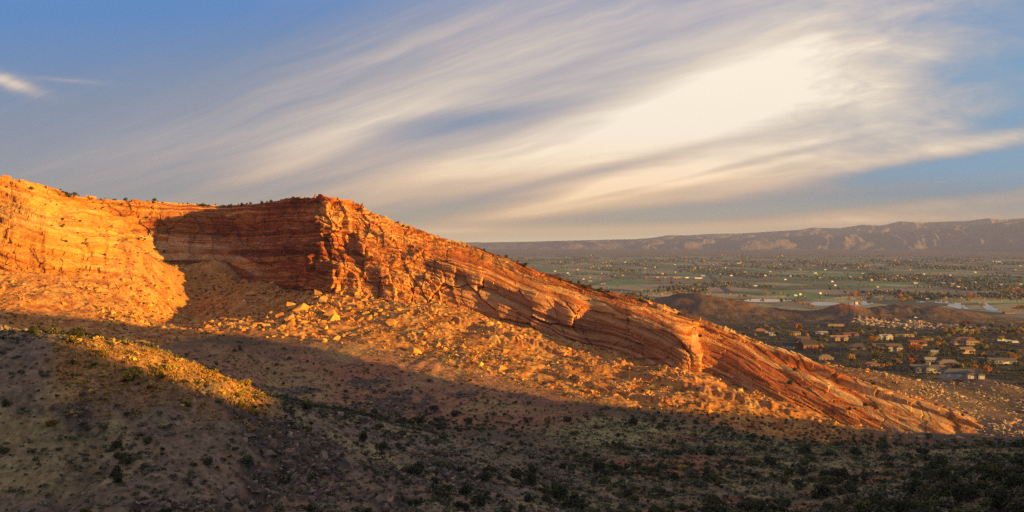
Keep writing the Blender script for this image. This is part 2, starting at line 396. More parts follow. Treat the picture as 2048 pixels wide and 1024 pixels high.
    col *= (1+.28*n3+.18*n2_)[..., None]
    col = np.clip(col, .02, .6)
    V = np.stack([x, y, z], -1)
    m, nt, b = new_mat('desert_ground', .95, .1)
    c = attr(nt, 'col').outputs['Color']
    g = nt.nodes.new('ShaderNodeNewGeometry').outputs['Position']
    f1 = noise(nt, g, .9, 6, .65); f2 = noise(nt, g, .12, 4)
    c2 = mixc(nt, 1.0, c, ramp(nt, f1, [(.25, (.45, .43, .42)), (.5, (1, 1, 1)), (.75, (1.5, 1.48, 1.4))]), 'MULTIPLY')
    nt.links.new(c2, b.inputs['Base Color'])
    bump(nt, b, noise(nt, g, 1.6, 6, .7), .7, .35)
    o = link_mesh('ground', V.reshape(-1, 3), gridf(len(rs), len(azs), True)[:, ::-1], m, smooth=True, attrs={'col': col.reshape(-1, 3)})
    tag(o, kind='structure')
    return V

# ------------------------------------------------------------------ sandstone wall, headland and tilted slabs
ST = [ # u, [(v, D) foot ... crest]
 (-190, [(528,585),(440,600),(380,655),(325,690)]),
 (-100, [(532,592),(448,608),(385,658),(335,692)]),
 (0,   [(540,606),(500,612),(455,622),(430,640),(395,668),(352,700)]),
 (60,  [(538,616),(500,622),(455,633),(430,648),(395,680),(366,708)]),
 (120, [(538,628),(505,636),(462,648),(440,668),(412,705),(398,715),(382,718)]),
 (190, [(542,645),(508,655),(470,672),(445,700),(425,728),(412,733),(396,736)]),
 (240, [(545,655),(510,672),(470,708),(440,738),(400,745)]),
 (285, [(535,690),(505,712),(470,742),(435,748),(402,756)]),
 (320, [(522,722),(490,742),(470,748),(430,752),(404,762)]),
 (380, [(520,735),(490,748),(470,752),(430,757),(407,768)]),
 (440, [(522,740),(490,750),(470,754),(430,758),(411,772)]),
 (500, [(545,722),(520,733),(480,737),(430,742),(408,752)]),
 (545, [(567,706),(530,714),(480,718),(430,722),(403,730)]),
 (590, [(584,680),(530,687),(480,692),(430,697),(396,704)]),
 (618, [(588,660),(530,666),(512,662),(470,668),(425,676),(395,684)]),
 (642, [(588,640),(525,646),(510,643),(450,652),(425,662),(396,672)]),
 (662, [(584,633),(525,640),(505,640),(450,650),(425,660),(397,668)]),
 (685, [(582,628),(525,637),(505,642),(470,648),(430,656),(398,670)]),
 (705, [(584,624),(530,634),(500,645),(470,655),(430,662),(402,673)]),
 (735, [(590,620),(545,630),(500,640),(470,652),(440,662),(421,672)]),
 (775, [(600,614),(550,624),(510,638),(480,650),(455,662),(438,672)]),
 (815, [(606,610),(560,620),(520,636),(490,650),(470,660),(452,671)]),
 (855, [(608,608),(560,620),(530,630),(505,640),(490,652),(467,668)]),
 (900, [(614,605),(575,612),(540,618),(520,630),(505,646),(480,664)]),
 (945, [(624,600),(585,606),(550,611),(535,624),(520,642),(493,661)]),
 (975, [(634,597),(590,603),(560,607),(545,622),(530,638),(503,656)]),
 (1000, [(640,592),(600,598),(570,601),(555,614),(540,632),(512,652)]),
 (1040, [(648,588),(610,592),(580,596),(565,610),(552,626),(528,645)]),
 (1085, [(660,580),(620,584),(590,588),(575,602),(565,617),(545,637)]),
 (1110, [(668,578),(630,582),(595,588),(582,600),(572,614),(553,632)]),
 (1150, [(684,568),(640,572),(605,578),(595,592),(585,607),(567,625)]),
 (1180, [(694,571),(650,574),(615,578),(605,588),(594,602),(576,618)]),
 (1250, [(714,548),(670,551),(635,554),(618,566),(606,584),(591,607)]),
 (1310, [(728,526),(690,530),(655,533),(638,548),(622,570),(605,598)]),
 (1365, [(742,503),(705,507),(678,510),(664,525),(646,555),(627,587)]),
 (1385, [(747,502),(715,506),(690,510),(678,524),(655,556),(634,582)]),
 (1402, [(750,506),(730,512),(715,520),(700,532),(675,552),(640,578)]),
 (1440, [(760,504),(742,508),(728,514),(710,530),(685,548),(654,570)]),
 (1490, [(780,488),(760,492),(742,497),(725,514),(702,537),(673,562)]),
 (1565, [(810,464),(790,470),(775,477),(755,492),(732,514),(702,546)]),
 (1620, [(826,456),(805,462),(790,468),(772,482),(748,503),(722,535)]),
 (1700, [(850,443),(835,448),(820,454),(800,468),(775,490),(756,514)]),
 (1780, [(864,433),(855,436),(845,441),(828,451),(805,470),(783,498)]),
 (1840, [(871,426),(867,427),(860,430),(845,440),(825,457),(803,484)]),
 (1900, [(872,424),(870,425),(867,427),(860,431),(848,444),(826,470)]),
 (1960, [(872,426),(871,427),(870,428),(867,431),(863,438),(857,452)]),
 (2000, [(884,428),(883,429),(882,430),(881,433),(879,438),(877,448)]),
 (2040, [(900,428),(899,429),(898,430),(897,433),(896,438),(895,446)])]
def pchip(xs, ys, xq):
    xs = np.asarray(xs, float); ys = np.asarray(ys, float)
    h = np.diff(xs); h_ = h.reshape((-1,)+(1,)*(ys.ndim-1)); dl = np.diff(ys, axis=0)/h_
    m = np.zeros_like(ys); m[0] = dl[0]; m[-1] = dl[-1]
    s = dl[:-1]*dl[1:]
    m[1:-1] = np.where(s > 0, 2*s/(dl[:-1]+dl[1:]+np.where(np.abs(dl[:-1]+dl[1:]) < 1e-12, 1e-12, 0)), 0)
    k = np.clip(np.searchsorted(xs, xq)-1, 0, len(xs)-2)
    hh = h[k]; t = (xq-xs[k])/hh
    sh = (-1,)+(1,)*(ys.ndim-1); t = t.reshape(sh); hh = hh.reshape(sh)
    return (2*t**3-3*t**2+1)*ys[k]+(t**3-2*t**2+t)*hh*m[k]+(-2*t**3+3*t**2)*ys[k+1]+(t**3-t**2)*hh*m[k+1]

def build_rock():
    NF = 40
    us = np.array([s[0] for s in ST], float)
    prof = np.zeros((len(ST), NF, 2))
    for i, (u, pr) in enumerate(ST):
        pr = np.array(pr, float)
        p3 = np.stack([pr[:, 1], (HV-pr[:, 0])/F*pr[:, 1]], -1)
        L = np.r_[0, np.cumsum(np.hypot(*np.diff(p3, axis=0).T))]; L /= L[-1]
        t = np.linspace(0, 1, NF)
        prof[i, :, 0] = np.interp(t, L, pr[:, 1]); prof[i, :, 1] = np.interp(t, L, p3[:, 1])
    uq = np.concatenate([np.arange(-190, 0, 6.0), np.arange(0, 2041, 1.45)])
    pq = pchip(us, prof, uq)                       # (nc, NF, 2)
    NR = 170
    tt = np.linspace(0, 1, NR)*(NF-1); k = np.clip(tt.astype(int), 0, NF-2); f = (tt-k)[None, :, None]
    # smooth the folds of the profile a little
    fine = pq[:, k]*(1-f)+pq[:, k+1]*f
    ker = np.exp(-.5*(np.arange(-5, 6)/2.2)**2); ker /= ker.sum()
    pad = np.pad(fine, ((0, 0), (5, 5), (0, 0)), 'edge'); fine = sum(ker[i]*pad[:, i:i+NR] for i in range(11))
    D = fine[..., 0]; Z = fine[..., 1]
    # skirt under the foot
    nsk = 8; sk = np.linspace(1, 0, nsk, endpoint=False)[None, :]
    Dl = np.concatenate([D[:, :1]-3.0*sk+0*sk, D], 1); Zl = np.concatenate([Z[:, :1]-12*sk, Z], 1)
    # behind the crest the beds dip away
    nb = 46; bt = np.linspace(0, 1, nb+1)[1:][None, :]
    uu = uq[:, None]
    drop = np.interp(uq, [-190, 450, 700, 900, 1300, 2040], [10, 14, 40, 60, 50, 14])[:, None]
    Dl = np.concatenate([Dl, D[:, -1:]+110*bt], 1); Zl = np.concatenate([Zl, Z[:, -1:]-drop*(bt**1.3)-60*sst(bt, .6, 1.0)], 1)
    X = (uu-1024)/F*Dl; Y = Dl; nc, nr = X.shape
    Pm = np.stack([X, Y, Zl], -1)
    # coordinates: s along the ridge, w = height above / below the bedding that runs with the crest
    cx = (uq-1024)/F*D[:, -1]; cy = D[:, -1]
    ker = np.exp(-.5*(np.arange(-60, 61)/25.0)**2); ker /= ker.sum()
    sm = lambda a: np.convolve(np.pad(a, 60, 'edge'), ker, 'valid')
    fx = sm((uq-1024)/F*(D.mean(1))); fy = sm(D.mean(1))
    s = np.r_[0, np.cumsum(np.hypot(np.diff(fx), np.diff(fy)))]
    zc = sm(Z[:, -1])
    zb = zc[0]+np.cumsum(np.r_[0, np.diff(zc)]*np.interp(uq, [-190, 640, 720, 960], [1, 1, .12, 1]))   # the beds lie flat in the headland, then dip
    Sg = np.repeat(s[:, None], nr, 1); W = Zl-zb[:, None]
    Ls = np.linalg.norm(np.diff(Pm, axis=1), axis=-1); Ls = np.concatenate([np.zeros((nc, 1)), np.cumsum(Ls, 1)], 1); Ls = Ls-Ls[:, nsk+NR-1:nsk+NR]
    # for the gently sloping tops, let bedding also follow depth a little
    du = np.gradient(Pm, axis=0); dv = np.gradient(Pm, axis=1)
    Nn = np.cross(du, dv); Nn /= np.linalg.norm(Nn, axis=-1, keepdims=True)+1e-9
    Nn *= np.sign(-(Nn*Pm).sum(-1, keepdims=True))    # face the viewer's side
    row = np.arange(nr)
    steep = 1-np.abs(Nn[..., 2])                       # 1 on walls, 0 on flats
    back = (row >= nsk+NR)[None, :]
    U = np.repeat(uu, nr, 1)
    mass = sst(U, 830, 910)*sst(U, 1420, 1370); wallm = sst(U, 300, 350)*sst(U, 640, 600)
    A1 = (1-.55*sst(U, 320, 230))*(1-.88*sst(U, 1385, 1450))*(1-.62*mass)*(1-.5*wallm)
    # ledges of the bedding
    ws = W+fbm(Sg/60, W/30, 3, 5)*2.2
    # benches of the left wall: broad treads with risers between them
    wleft = sst(U, 300, 240)
    tread = ((ws/9.0+.3*n2(Sg/50, W/40, 51)) % 1.0)
    led = n2(ws/6.5, Sg/400, 11)*1.0+n2(ws/2.6, Sg/160, 13)*.75+n2(ws/1.1, Sg/70, 15)*.38
    led = np.sign(led)*np.abs(led)**.8*(1-.6*sst(U, 1380, 1450))
    d = led*1.6*(.45+.8*steep)*(1-.6*sst(U, 640, 680)*sst(U, 900, 820))*(1+1.5*sst(U, 320, 250))
    d += wleft*(sst(tread, .05, .25)*2.4-tread*2.0)
    # joints and broken blocks
    ls = Ls+fbm(Sg/60, Ls/30, 3, 5)*2.2
    xs = Sg+fbm(Ls/9, Sg/9, 3, 19)*2.5
    tilt = xs+Ls*.25
    f1, f2, ida, gxa, gya = worley(tilt/23, ls/21+.3*n2(Sg/30, Ls/30, 4), 101)
    d += (ida-.5)*7.0*steep*A1 + (gxa*(ida-.5)*6)*steep*A1
    d -= sst(f2-f1, .08, 0)*4.0*steep*A1*sst(n2(Sg/40, W/40, 77), -.3, .2)
    f1, f2, idb, gxb, gyb = worley(tilt/8.5+.3*n2(Sg/12, W/12, 6), ls/5.5, 107)
    d += ((idb-.5)*2.6+gxb*(idb-.5)*2.5)*(.3+.7*steep)*A1*.9
    f1, f2, idc, gxc, gyc = worley(tilt/3.0, ls/2.0, 113)
    d += ((idc-.5)*1.0)*(.35+.65*steep)*A1
    f1, f2, ide, gxe, gye = worley(tilt/1.3, ls/.8, 119)
    d += ((ide-.5)*.45)*A1
    f1, f2, idl, gxl, gyl = worley((Sg+fbm(Ls/8, Sg/8, 3, 61)*3)/17, (ls+fbm(Sg/14, Ls/14, 2, 63)*3)/8.5, 151)
    d += wleft*((idl-.5)*3.2-sst(f2-f1, .05, 0)*2.6*(idl > .35))
    d += fbm(Sg/14, Ls/9, 4, 23)*1.1*A1
    # the tilted ridge: thick even beds cut by a few deep joints
    jx = (Sg+Ls*.3+fbm(Ls/14, Sg/14, 3, 161)*4)/34
    f1, f2, idm, gxm, gym = worley(jx, (W+fbm(Sg/40, W/20, 2, 163)*2)/26, 165)
    d += mass*np.clip(steep*1.3, 0, 1)*((idm-.5)*6.0+gxm*(idm-.5)*4-sst(f2-f1, .05, 0)*3.2)
    bed = n2(ws/5.2, Sg/700, 171)*1.5+n2(ws/2.1, Sg/300, 173)*.8
    d += (mass+.8*wallm+1.3*sst(U, 310, 250))*np.sign(bed)*np.abs(bed)**.7*1.15*(.4+.8*steep)
    # buttresses and clefts of the headland
    head = sst(U, 600, 660)*sst(U, 960, 840)
    d += head*(ridged(xs/19, Ls/90, 2, 29)*1.7-.6)*np.clip(steep*1.3, 0, 1)
    f1k, f2k, idk, gxk, gyk = worley((Sg+Ls*.15+fbm(Ls/11, Sg/11, 2, 92)*2)/14, (Ls+fbm(Sg/15, Ls/15, 2, 94)*3)/24, 141)
    d += head*np.clip(steep*1.4, 0, 1)*((idk-.5)*8.5+gxk*(idk-.45)*12+gyk*(idk-.5)*6-sst(f2k-f1k, .06, 0)*3.5)
    # alcoves in the back wall
    wall = sst(U, 250, 330)*sst(U, 640, 560)
    d += wall*fbm(Sg/26, W/40, 3, 31)*3.0*steep
    # smooth slickrock of the lower slabs: long grooves parallel to the beds
    slab = sst(U, 1380, 1450)
    d += slab*(n2(W/3.4+Sg*.004, Sg/160, 37)*.9+n2(W/1.0, Sg/120, 39)*.3+fbm(Sg/40, W/9, 3, 43)*1.2)
    f1, f2, idg, gxg, gyg = worley((Sg+Ls*.15+fbm(Ls/6, Sg/6, 2, 12)*2)/22, (W+fbm(Sg/50, W/10, 2, 14)*1.5)/2.6, 131)
    f1h, f2h, idh, gxh, gyh = worley((Sg+Ls*.15)/8, (W+fbm(Sg/40, W/10, 2, 15))/1.1, 137)
    d += slab*((idg-.5)*.8+(idh-.5)*.35-sst(f2-f1, .05, 0)*.7)
    crest = sst(row, nsk+NR-45, nsk+NR-8)[None, :]*(U > 560)
    d += crest*((idg-.5)*2.6+(idh-.5)*1.3-sst(f2-f1, .06, 0)*1.0)
    rt = np.clip((row-nsk)/(NR-1.0), 0, 1)[None, :]
    wv_ = .04*n2(Sg/35, Sg*0, 151)
    d -= sst(U, 1500, 1620)*sst(U, 1990, 1940)*(sst(rt+wv_, .66, .71)*sst(rt+wv_, .90, .84)*3.6+sst(rt+wv_, .34, .38)*sst(rt+wv_, .50, .44)*1.3)
    d -= sst(U, 700, 850)*sst(U, 1380, 1300)*sst(rt+wv_*1.5, .76, .80)*sst(rt+wv_, .90, .85)*2.6
    d = d*np.where(back, .55, 1.0)*np.minimum(1, .25+np.minimum(row, nr-1-row)/10.0)[None, :]
    Nd = Nn.copy(); Nd[..., 2] = Nd[..., 2]*np.where(steep > .5, .35, 1.0)
    Pm = Pm+Nd*d[..., None]
    HEAD0, HEAD1 = float(np.interp(640, uq, s)), float(np.interp(850, uq, s))
    m, nt, b = new_mat('layered_sandstone', .9, .15)
    w_ = S(nt, attr(nt, 'bed').outputs['Fac']); s_ = S(nt, attr(nt, 'along').outputs['Fac']); cell = S(nt, attr(nt, 'cell').outputs['Fac'])
    g = nt.nodes.new('ShaderNodeNewGeometry').outputs['Position']
    wob = noise(nt, comb(nt, s_*.02, w_*.05, 0.0), 1.0, 3)
    wv = w_+(wob-.5)*9.0
    b1 = noise(nt, comb(nt, wv*.15, s_*.0025, 1.0), 1.0, 2, .5); b2 = noise(nt, comb(nt, wv*.36, s_*.005, 2.0), 1.0, 4, .6)
    n_big = noise(nt, g, .03, 4); n_f = noise(nt, g, .35, 6, .65)
    c = ramp(nt, b1*.5+b2*.5, [(.36, (.24, .060, .020)), (.43, (.40, .125, .034)), (.475, (.52, .215, .055)), (.505, (.66, .41, .17)), (.53, (.46, .15, .038)), (.58, (.30, .085, .024)), (.64, (.58, .28, .085))])
    # pale bed half way down the back wall, pale slickrock to the left
    pale = ((wv+34.0)/7.0).sq()*-1.0
    pale = pale.exp()*s_.sstep(360, 250)*noise(nt, comb(nt, s_*.05, w_*.2, 4.0), 1.0, 4).sstep(.38, .55)
    pale2 = ((wv+46.0)/2.2).sq()*-1.0
    pale3 = ((wv+57.0)/3.0).sq()*-1.0
    c = mixc(nt, (pale+(pale2.exp()+pale3.exp())*s_.sstep(300, 240)*.7).clamp()*.85, c, (.60, .43, .29))
    left = s_.sstep(215, 120)
    b3 = noise(nt, comb(nt, wv*.9+n_f*1.2, s_*.012, 12.0), 1.0, 4, .6)
    c = mixc(nt, left*.75, c, ramp(nt, b2*.5+b3*.3+n_big*.2, [(.34, (.32, .105, .022)), (.43, (.48, .20, .04)), (.50, (.58, .30, .07)), (.57, (.64, .39, .12)), (.64, (.46, .19, .038))]))
    over_ = ((wv+17.0)/9.0).sq()*-1.0
    c = mixc(nt, over_.exp()*s_.sstep(120, 190)*s_.sstep(330, 270)*noise(nt, comb(nt, s_*.03, w_*.06, 14.0), 1.0, 4).sstep(.4, .55)*.75, c, (.40, .13, .03))
    c = mixc(nt, b3.sstep(.54, .62)*.65, c, (.14, .045, .020))
    slabm = s_.sstep(820, 900)
    c = mixc(nt, slabm*.5, c, mixc(nt, b2.sstep(.42, .58), (.38, .115, .048), (.58, .25, .115)))
    # desert varnish: dark streaks down the walls
    st = noise(nt, comb(nt, s_*.16, w_*.012, 7.0), 1.0, 5, .6)
    c = mixc(nt, st.sstep(.52, .70)*(1.0-slabm)*.55, c, (.15, .052, .030))
    c = mixc(nt, 1.0, c, ramp(nt, n_f, [(.25, (.62, .6, .58)), (.5, (1, 1, 1)), (.75, (1.28, 1.25, 1.2))]), 'MULTIPLY')
    c = mixc(nt, 1.0, c, ramp(nt, cell, [(0, (.8, .78, .76)), (1, (1.18, 1.18, 1.18))]), 'MULTIPLY')
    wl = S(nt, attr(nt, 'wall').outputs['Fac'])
    lowr = wv.sstep(-17, -25)*s_.sstep(HEAD1, HEAD1+40.0)*(1.0-slabm)
    c = mixc(nt, lowr*wl.sstep(.2, .5)*.65, c, mixc(nt, b2.sstep(.4, .6), (.40, .16, .07), (.58, .36, .20)))
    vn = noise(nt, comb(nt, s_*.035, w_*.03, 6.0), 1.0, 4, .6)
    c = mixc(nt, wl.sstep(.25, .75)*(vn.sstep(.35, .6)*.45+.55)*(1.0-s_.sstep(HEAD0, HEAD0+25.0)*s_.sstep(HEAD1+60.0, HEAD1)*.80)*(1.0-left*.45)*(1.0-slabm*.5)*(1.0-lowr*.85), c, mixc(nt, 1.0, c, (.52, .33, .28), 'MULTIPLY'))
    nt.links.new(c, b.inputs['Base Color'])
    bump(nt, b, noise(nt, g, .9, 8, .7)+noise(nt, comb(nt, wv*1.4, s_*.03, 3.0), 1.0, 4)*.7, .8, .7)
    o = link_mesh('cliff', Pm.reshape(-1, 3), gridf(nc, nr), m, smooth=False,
                  attrs={'bed': W.ravel(), 'along': Sg.ravel(), 'cell': (idb*.6+idc*.4).ravel(), 'wall': steep.ravel()})
    tag(o, kind='structure')
    return Pm

GV = build_ground()
RV = build_rock()

# ------------------------------------------------------------------ what is seen where: nearest surface per photo pixel (for placing things on real ground)
ZW, ZH = 1024, 512
def splat(pts, tagv, buf, who):
    y = pts[:, 1]; ok = y > 3
    p = pts[ok]
    u = (p[:, 0]/p[:, 1]*F+1024)/2; v = (HV-p[:, 2]/p[:, 1]*F)/2
    k = (u >= 0) & (u < ZW) & (v >= 0) & (v < ZH)
    idx = v[k].astype(int)*ZW+u[k].astype(int); d = p[k][:, 1]
    o = np.argsort(-d); idx = idx[o]; d = d[o]
    cur = np.full(ZW*ZH, 1e9); cur[idx] = d
    m = cur < buf; buf[m] = cur[m]; who[m] = tagv
ZB = np.full(ZW*ZH, 1e9); WHO = np.zeros(ZW*ZH, int)
splat(GV.reshape(-1, 3), 1, ZB, WHO); splat(RV.reshape(-1, 3), 2, ZB, WHO)
def minf(a):
    p = np.pad(a, 1, 'edge'); return np.minimum.reduce([p[i:i+a.shape[0], j:j+a.shape[1]] for i in (0, 1, 2) for j in (0, 1, 2)])
ZB = ZB.reshape(ZH, ZW); ZM = minf(ZB); ZB = np.where(ZB > ZM*1.04, ZM, ZB); WHO = WHO.reshape(ZH, ZW)
def pick(u, v):
    """real surface point seen at a photo pixel"""
    i = int(np.clip(v/2, 0, ZH-1)); j = int(np.clip(u/2, 0, ZW-1))
    return np.array(P(u, v, ZB[i, j]))
def visible(x, y, z, tol=1.012):
    u = x/y*F+1024; v = HV-z/y*F
    j = (u/2).astype(int); i = (v/2).astype(int)
    ok = (i >= 0) & (i < ZH) & (j >= 0) & (j < ZW)
    return ok & (y < ZB[np.clip(i, 0, ZH-1), np.clip(j, 0, ZW-1)]*tol+1.0)

# ------------------------------------------------------------------ mesa to the right, outside the picture, whose shade lies over the foreground
DBG = []
def build_mesa():
    te = math.tan(se); A0 = 350.0
    edge = [(150,692),(300,722),(420,768),(508,792),(20,622),(160,632),(300,652),(450,654),(600,690),(700,706),(850,746),(1000,782),(1100,798),(1270,818),(1600,838),(1800,868)]
    pts = []
    for u, v in edge:
        p = pick(u, v); a = p[:2]@SUNH; q = p[:2]@QN
        pts.append((q, p[2]+te*(A0-a)))
        DBG.append((u, v, [round(float(t), 1) for t in p], round(float(q), 1), round(float(pts[-1][1]), 1)))
    qs = [-400, -100, 60, 112, 120, 125, 132, 137, 150, 165, 185, 210, 260, 315, 345, 370, 389, 397, 399.5, 401, 402, 403, 405, 416, 458, 464, 490, 520, 600]
    zs = [40, 45, 42, 38, 32, 20.5, 14.5, 9, 8, 9, 9, 20, 38, 40, 34, 28.6, 18.8, 14, 2, -4, -16, -26, -31.4, -38, -50, -57, -64, -85, -120]
    qq = np.concatenate([np.arange(-400, 380, 3.0), np.arange(380, 430, .5), np.arange(430, 600, 3.0)]); zz = np.interp(qq, qs, zs)
    av = np.concatenate([np.linspace(-130, 0, 40), np.linspace(6, 400, 30)])
    Q, Av = np.meshgrid(qq, av, indexing='ij')
    Zc = np.repeat(zz[:, None], len(av), 1)
    Zm = np.where(Av < 0, Zc-((-Av)/130)**1.0*(Zc+130)*1.0, Zc-.02*Av-(Zc+130)*sst(Av, 120, 400))
    Zm += (fbm(Q/20, Av/20, 4, 301)*4)*sst(np.abs(Av), 0, 30)+fbm(Q/7, Av/7, 3, 305)*.5
    aa = A0+Av
    Xm = aa*SUNH[0]+Q*QN[0]; Ym = aa*SUNH[1]+Q*QN[1]
    m, nt, b = new_mat('mesa_sandstone', .95, .1)
    g = nt.nodes.new('ShaderNodeNewGeometry').outputs['Position']
    nt.links.new(ramp(nt, noise(nt, g, .05, 6, .6), [(.3, (.20, .10, .06)), (.7, (.36, .19, .10))]), b.inputs['Base Color'])
    o = link_mesh('mesa', np.stack([Xm, Ym, Zm], -1).reshape(-1, 3), gridf(len(qq), len(av)), m, smooth=True)
    tag(o, kind='structure')
build_mesa()

# ------------------------------------------------------------------ the wide valley floor
VZ = -131.0
def valley_h(x, y):
    r = np.hypot(x, y)
    return VZ+np.clip((r-8600)/4600, 0, None)**1.4*48
def build_valley():
    azs = np.radians(np.concatenate([np.linspace(-88, -34, 60, endpoint=False), np.linspace(-34, 34, 420, endpoint=False), np.linspace(34, 88, 60)]))
    rs = np.geomspace(1580, 18600, 220)
    A, Rr = np.meshgrid(azs, rs); x = Rr*np.sin(A); y = Rr*np.cos(A)
    z = valley_h(x, y)+fbm(x/900, y/900, 3, 401)*9*sst(Rr, 8600, 11000)
    m, nt, b = new_mat('farmland', .95, .05)
    g = nt.nodes.new('ShaderNodeNewGeometry').outputs['Position']
    sp = nt.nodes.new('ShaderNodeSeparateXYZ'); nt.links.new(g, sp.inputs[0])
    px, py = S(nt, sp.outputs[0]), S(nt, sp.outputs[1])
    c_, s_ = math.cos(.32), math.sin(.32)
    fx = px*c_+py*s_; fy = py*c_-px*s_
    def cells(sx, sy, off):
        n = nt.nodes.new('ShaderNodeTexWhiteNoise'); n.noise_dimensions = '2D'
        row = (fy/sy)._m('FLOOR'); col = ((fx+row*off)/sx)._m('FLOOR')
        nt.links.new(comb(nt, col, row, 0.0), n.inputs['Vector'])
        return S(nt, n.outputs['Value'])
    k1 = cells(310.0, 420.0, 130.0); k2 = cells(120.0, 210.0, 47.0)
    pal = [(0, (.17, .18, .11)), (.2, (.22, .24, .13)), (.38, (.17, .26, .11)), (.5, (.26, .22, .16)), (.62, (.14, .14, .10)), (.74, (.38, .35, .20)), (.86, (.19, .30, .13)), (.94, (.38, .30, .22))]
    f = mixc(nt, k2.sstep(.45, .55), ramp(nt, k1, pal, 'CONSTANT'), ramp(nt, k2, pal, 'CONSTANT'))
    nz = noise(nt, g, .004, 5, .6); nf = noise(nt, g, .03, 5, .7)
    f = mixc(nt, nf.sstep(.50, .62)*.5, f, (.06, .064, .042))
    dry = mixc(nt, nz, (.20, .135, .10), (.15, .125, .095))
    rr = (px*px+py*py)._m('SQRT')
    f = mixc(nt, (rr+(nz-.5)*1800.0).sstep(8200, 9400), f, dry)
    nt.links.new(f, b.inputs['Base Color'])
    o = link_mesh('valley_plain', np.stack([x, y, z], -1).reshape(-1, 3), gridf(len(rs), len(azs))[:, ::-1], m, smooth=True)
    tag(o, kind='structure')
    # the long escarpment on the horizon
    azs = np.radians(np.concatenate([np.linspace(-50, -8, 60, endpoint=False), np.linspace(-8, 31, 1100, endpoint=False), np.linspace(31, 60, 60)]))
    rs = np.linspace(11500, 18400, 216)
    A, Rr = np.meshgrid(azs, rs); x = Rr*np.sin(A); y = Rr*np.cos(A); u = np.tan(A)*F+1024
    f_v = np.interp(u, [600, 900, 1000, 1090, 1111, 1180, 1290, 1400, 1500, 1600, 1650, 1720, 1760, 1850, 1900, 1950, 2048, 2300], [489, 488, 486, 485, 482, 481, 479, 478, 475, 474, 469, 470, 467, 466, 461, 456, 453, 450])
    b_v = np.interp(u, [600, 900, 1100, 1270, 1300, 1335, 1380, 1420, 1480, 1560, 1600, 1625, 1680, 1725, 1760, 1800, 1835, 1870, 1930, 1975, 2000, 2048, 2300], [488, 487, 482, 478, 476, 470, 471, 468, 467, 463, 461, 457, 459, 453, 455, 448, 451, 450, 450, 446, 449, 447, 445])
    base = valley_h(x, y)
    t = A*15000
    n_ = ridged(t/900+fbm(t/1500, Rr/1500, 2, 3)*.6, Rr/3600, 4, 411)
    er = fbm(t/700, Rr/900, 5, 417)
    edge1 = 13200+n_*230+er*330; edge2 = 15900+ridged(t/900, Rr/4000, 5, 421)*300+er*330
    h1 = (HV-f_v)/F*13600*np.cos(A)**-1; h2 = (HV-b_v)/F*16300*np.cos(A)**-1
    def tier(r, e, w): 
        q = (r-e)/w
        return np.clip(np.where(q < 0, 0, np.where(q < 1, np.minimum(1, .80*q**1.15), .80+.20*sst(q, 1, 1.35))), 0, 1)
    z1 = base-12+(h1-base+12)*tier(Rr, edge1-700, 900)
    z2 = base-12+(h2-base+12)*tier(Rr, edge2-900, 1300)
    z = np.maximum(z1, z2)+er*9*sst(Rr, 12000, 13000)
    z = np.minimum(z, np.maximum(h1, h2)+er*5)
    m, nt, b = new_mat('badland_slopes', .95, .05)
    g = nt.nodes.new('ShaderNodeNewGeometry').outputs['Position']
    nt.links.new(ramp(nt, noise(nt, g, .003, 6, .65), [(.3, (.17, .14, .125)), (.5, (.20, .165, .15)), (.7, (.235, .195, .175))]), b.inputs['Base Color'])
    o = link_mesh('hills', np.stack([x, y, z], -1).reshape(-1, 3), gridf(len(rs), len(azs))[:, ::-1], m, smooth=True)
    tag(o, kind='structure')
build_valley()
def on_plane(u, v, z=VZ):
    D = -z*F/(v-HV); return np.array([(u-1024)/F*D, D, z])

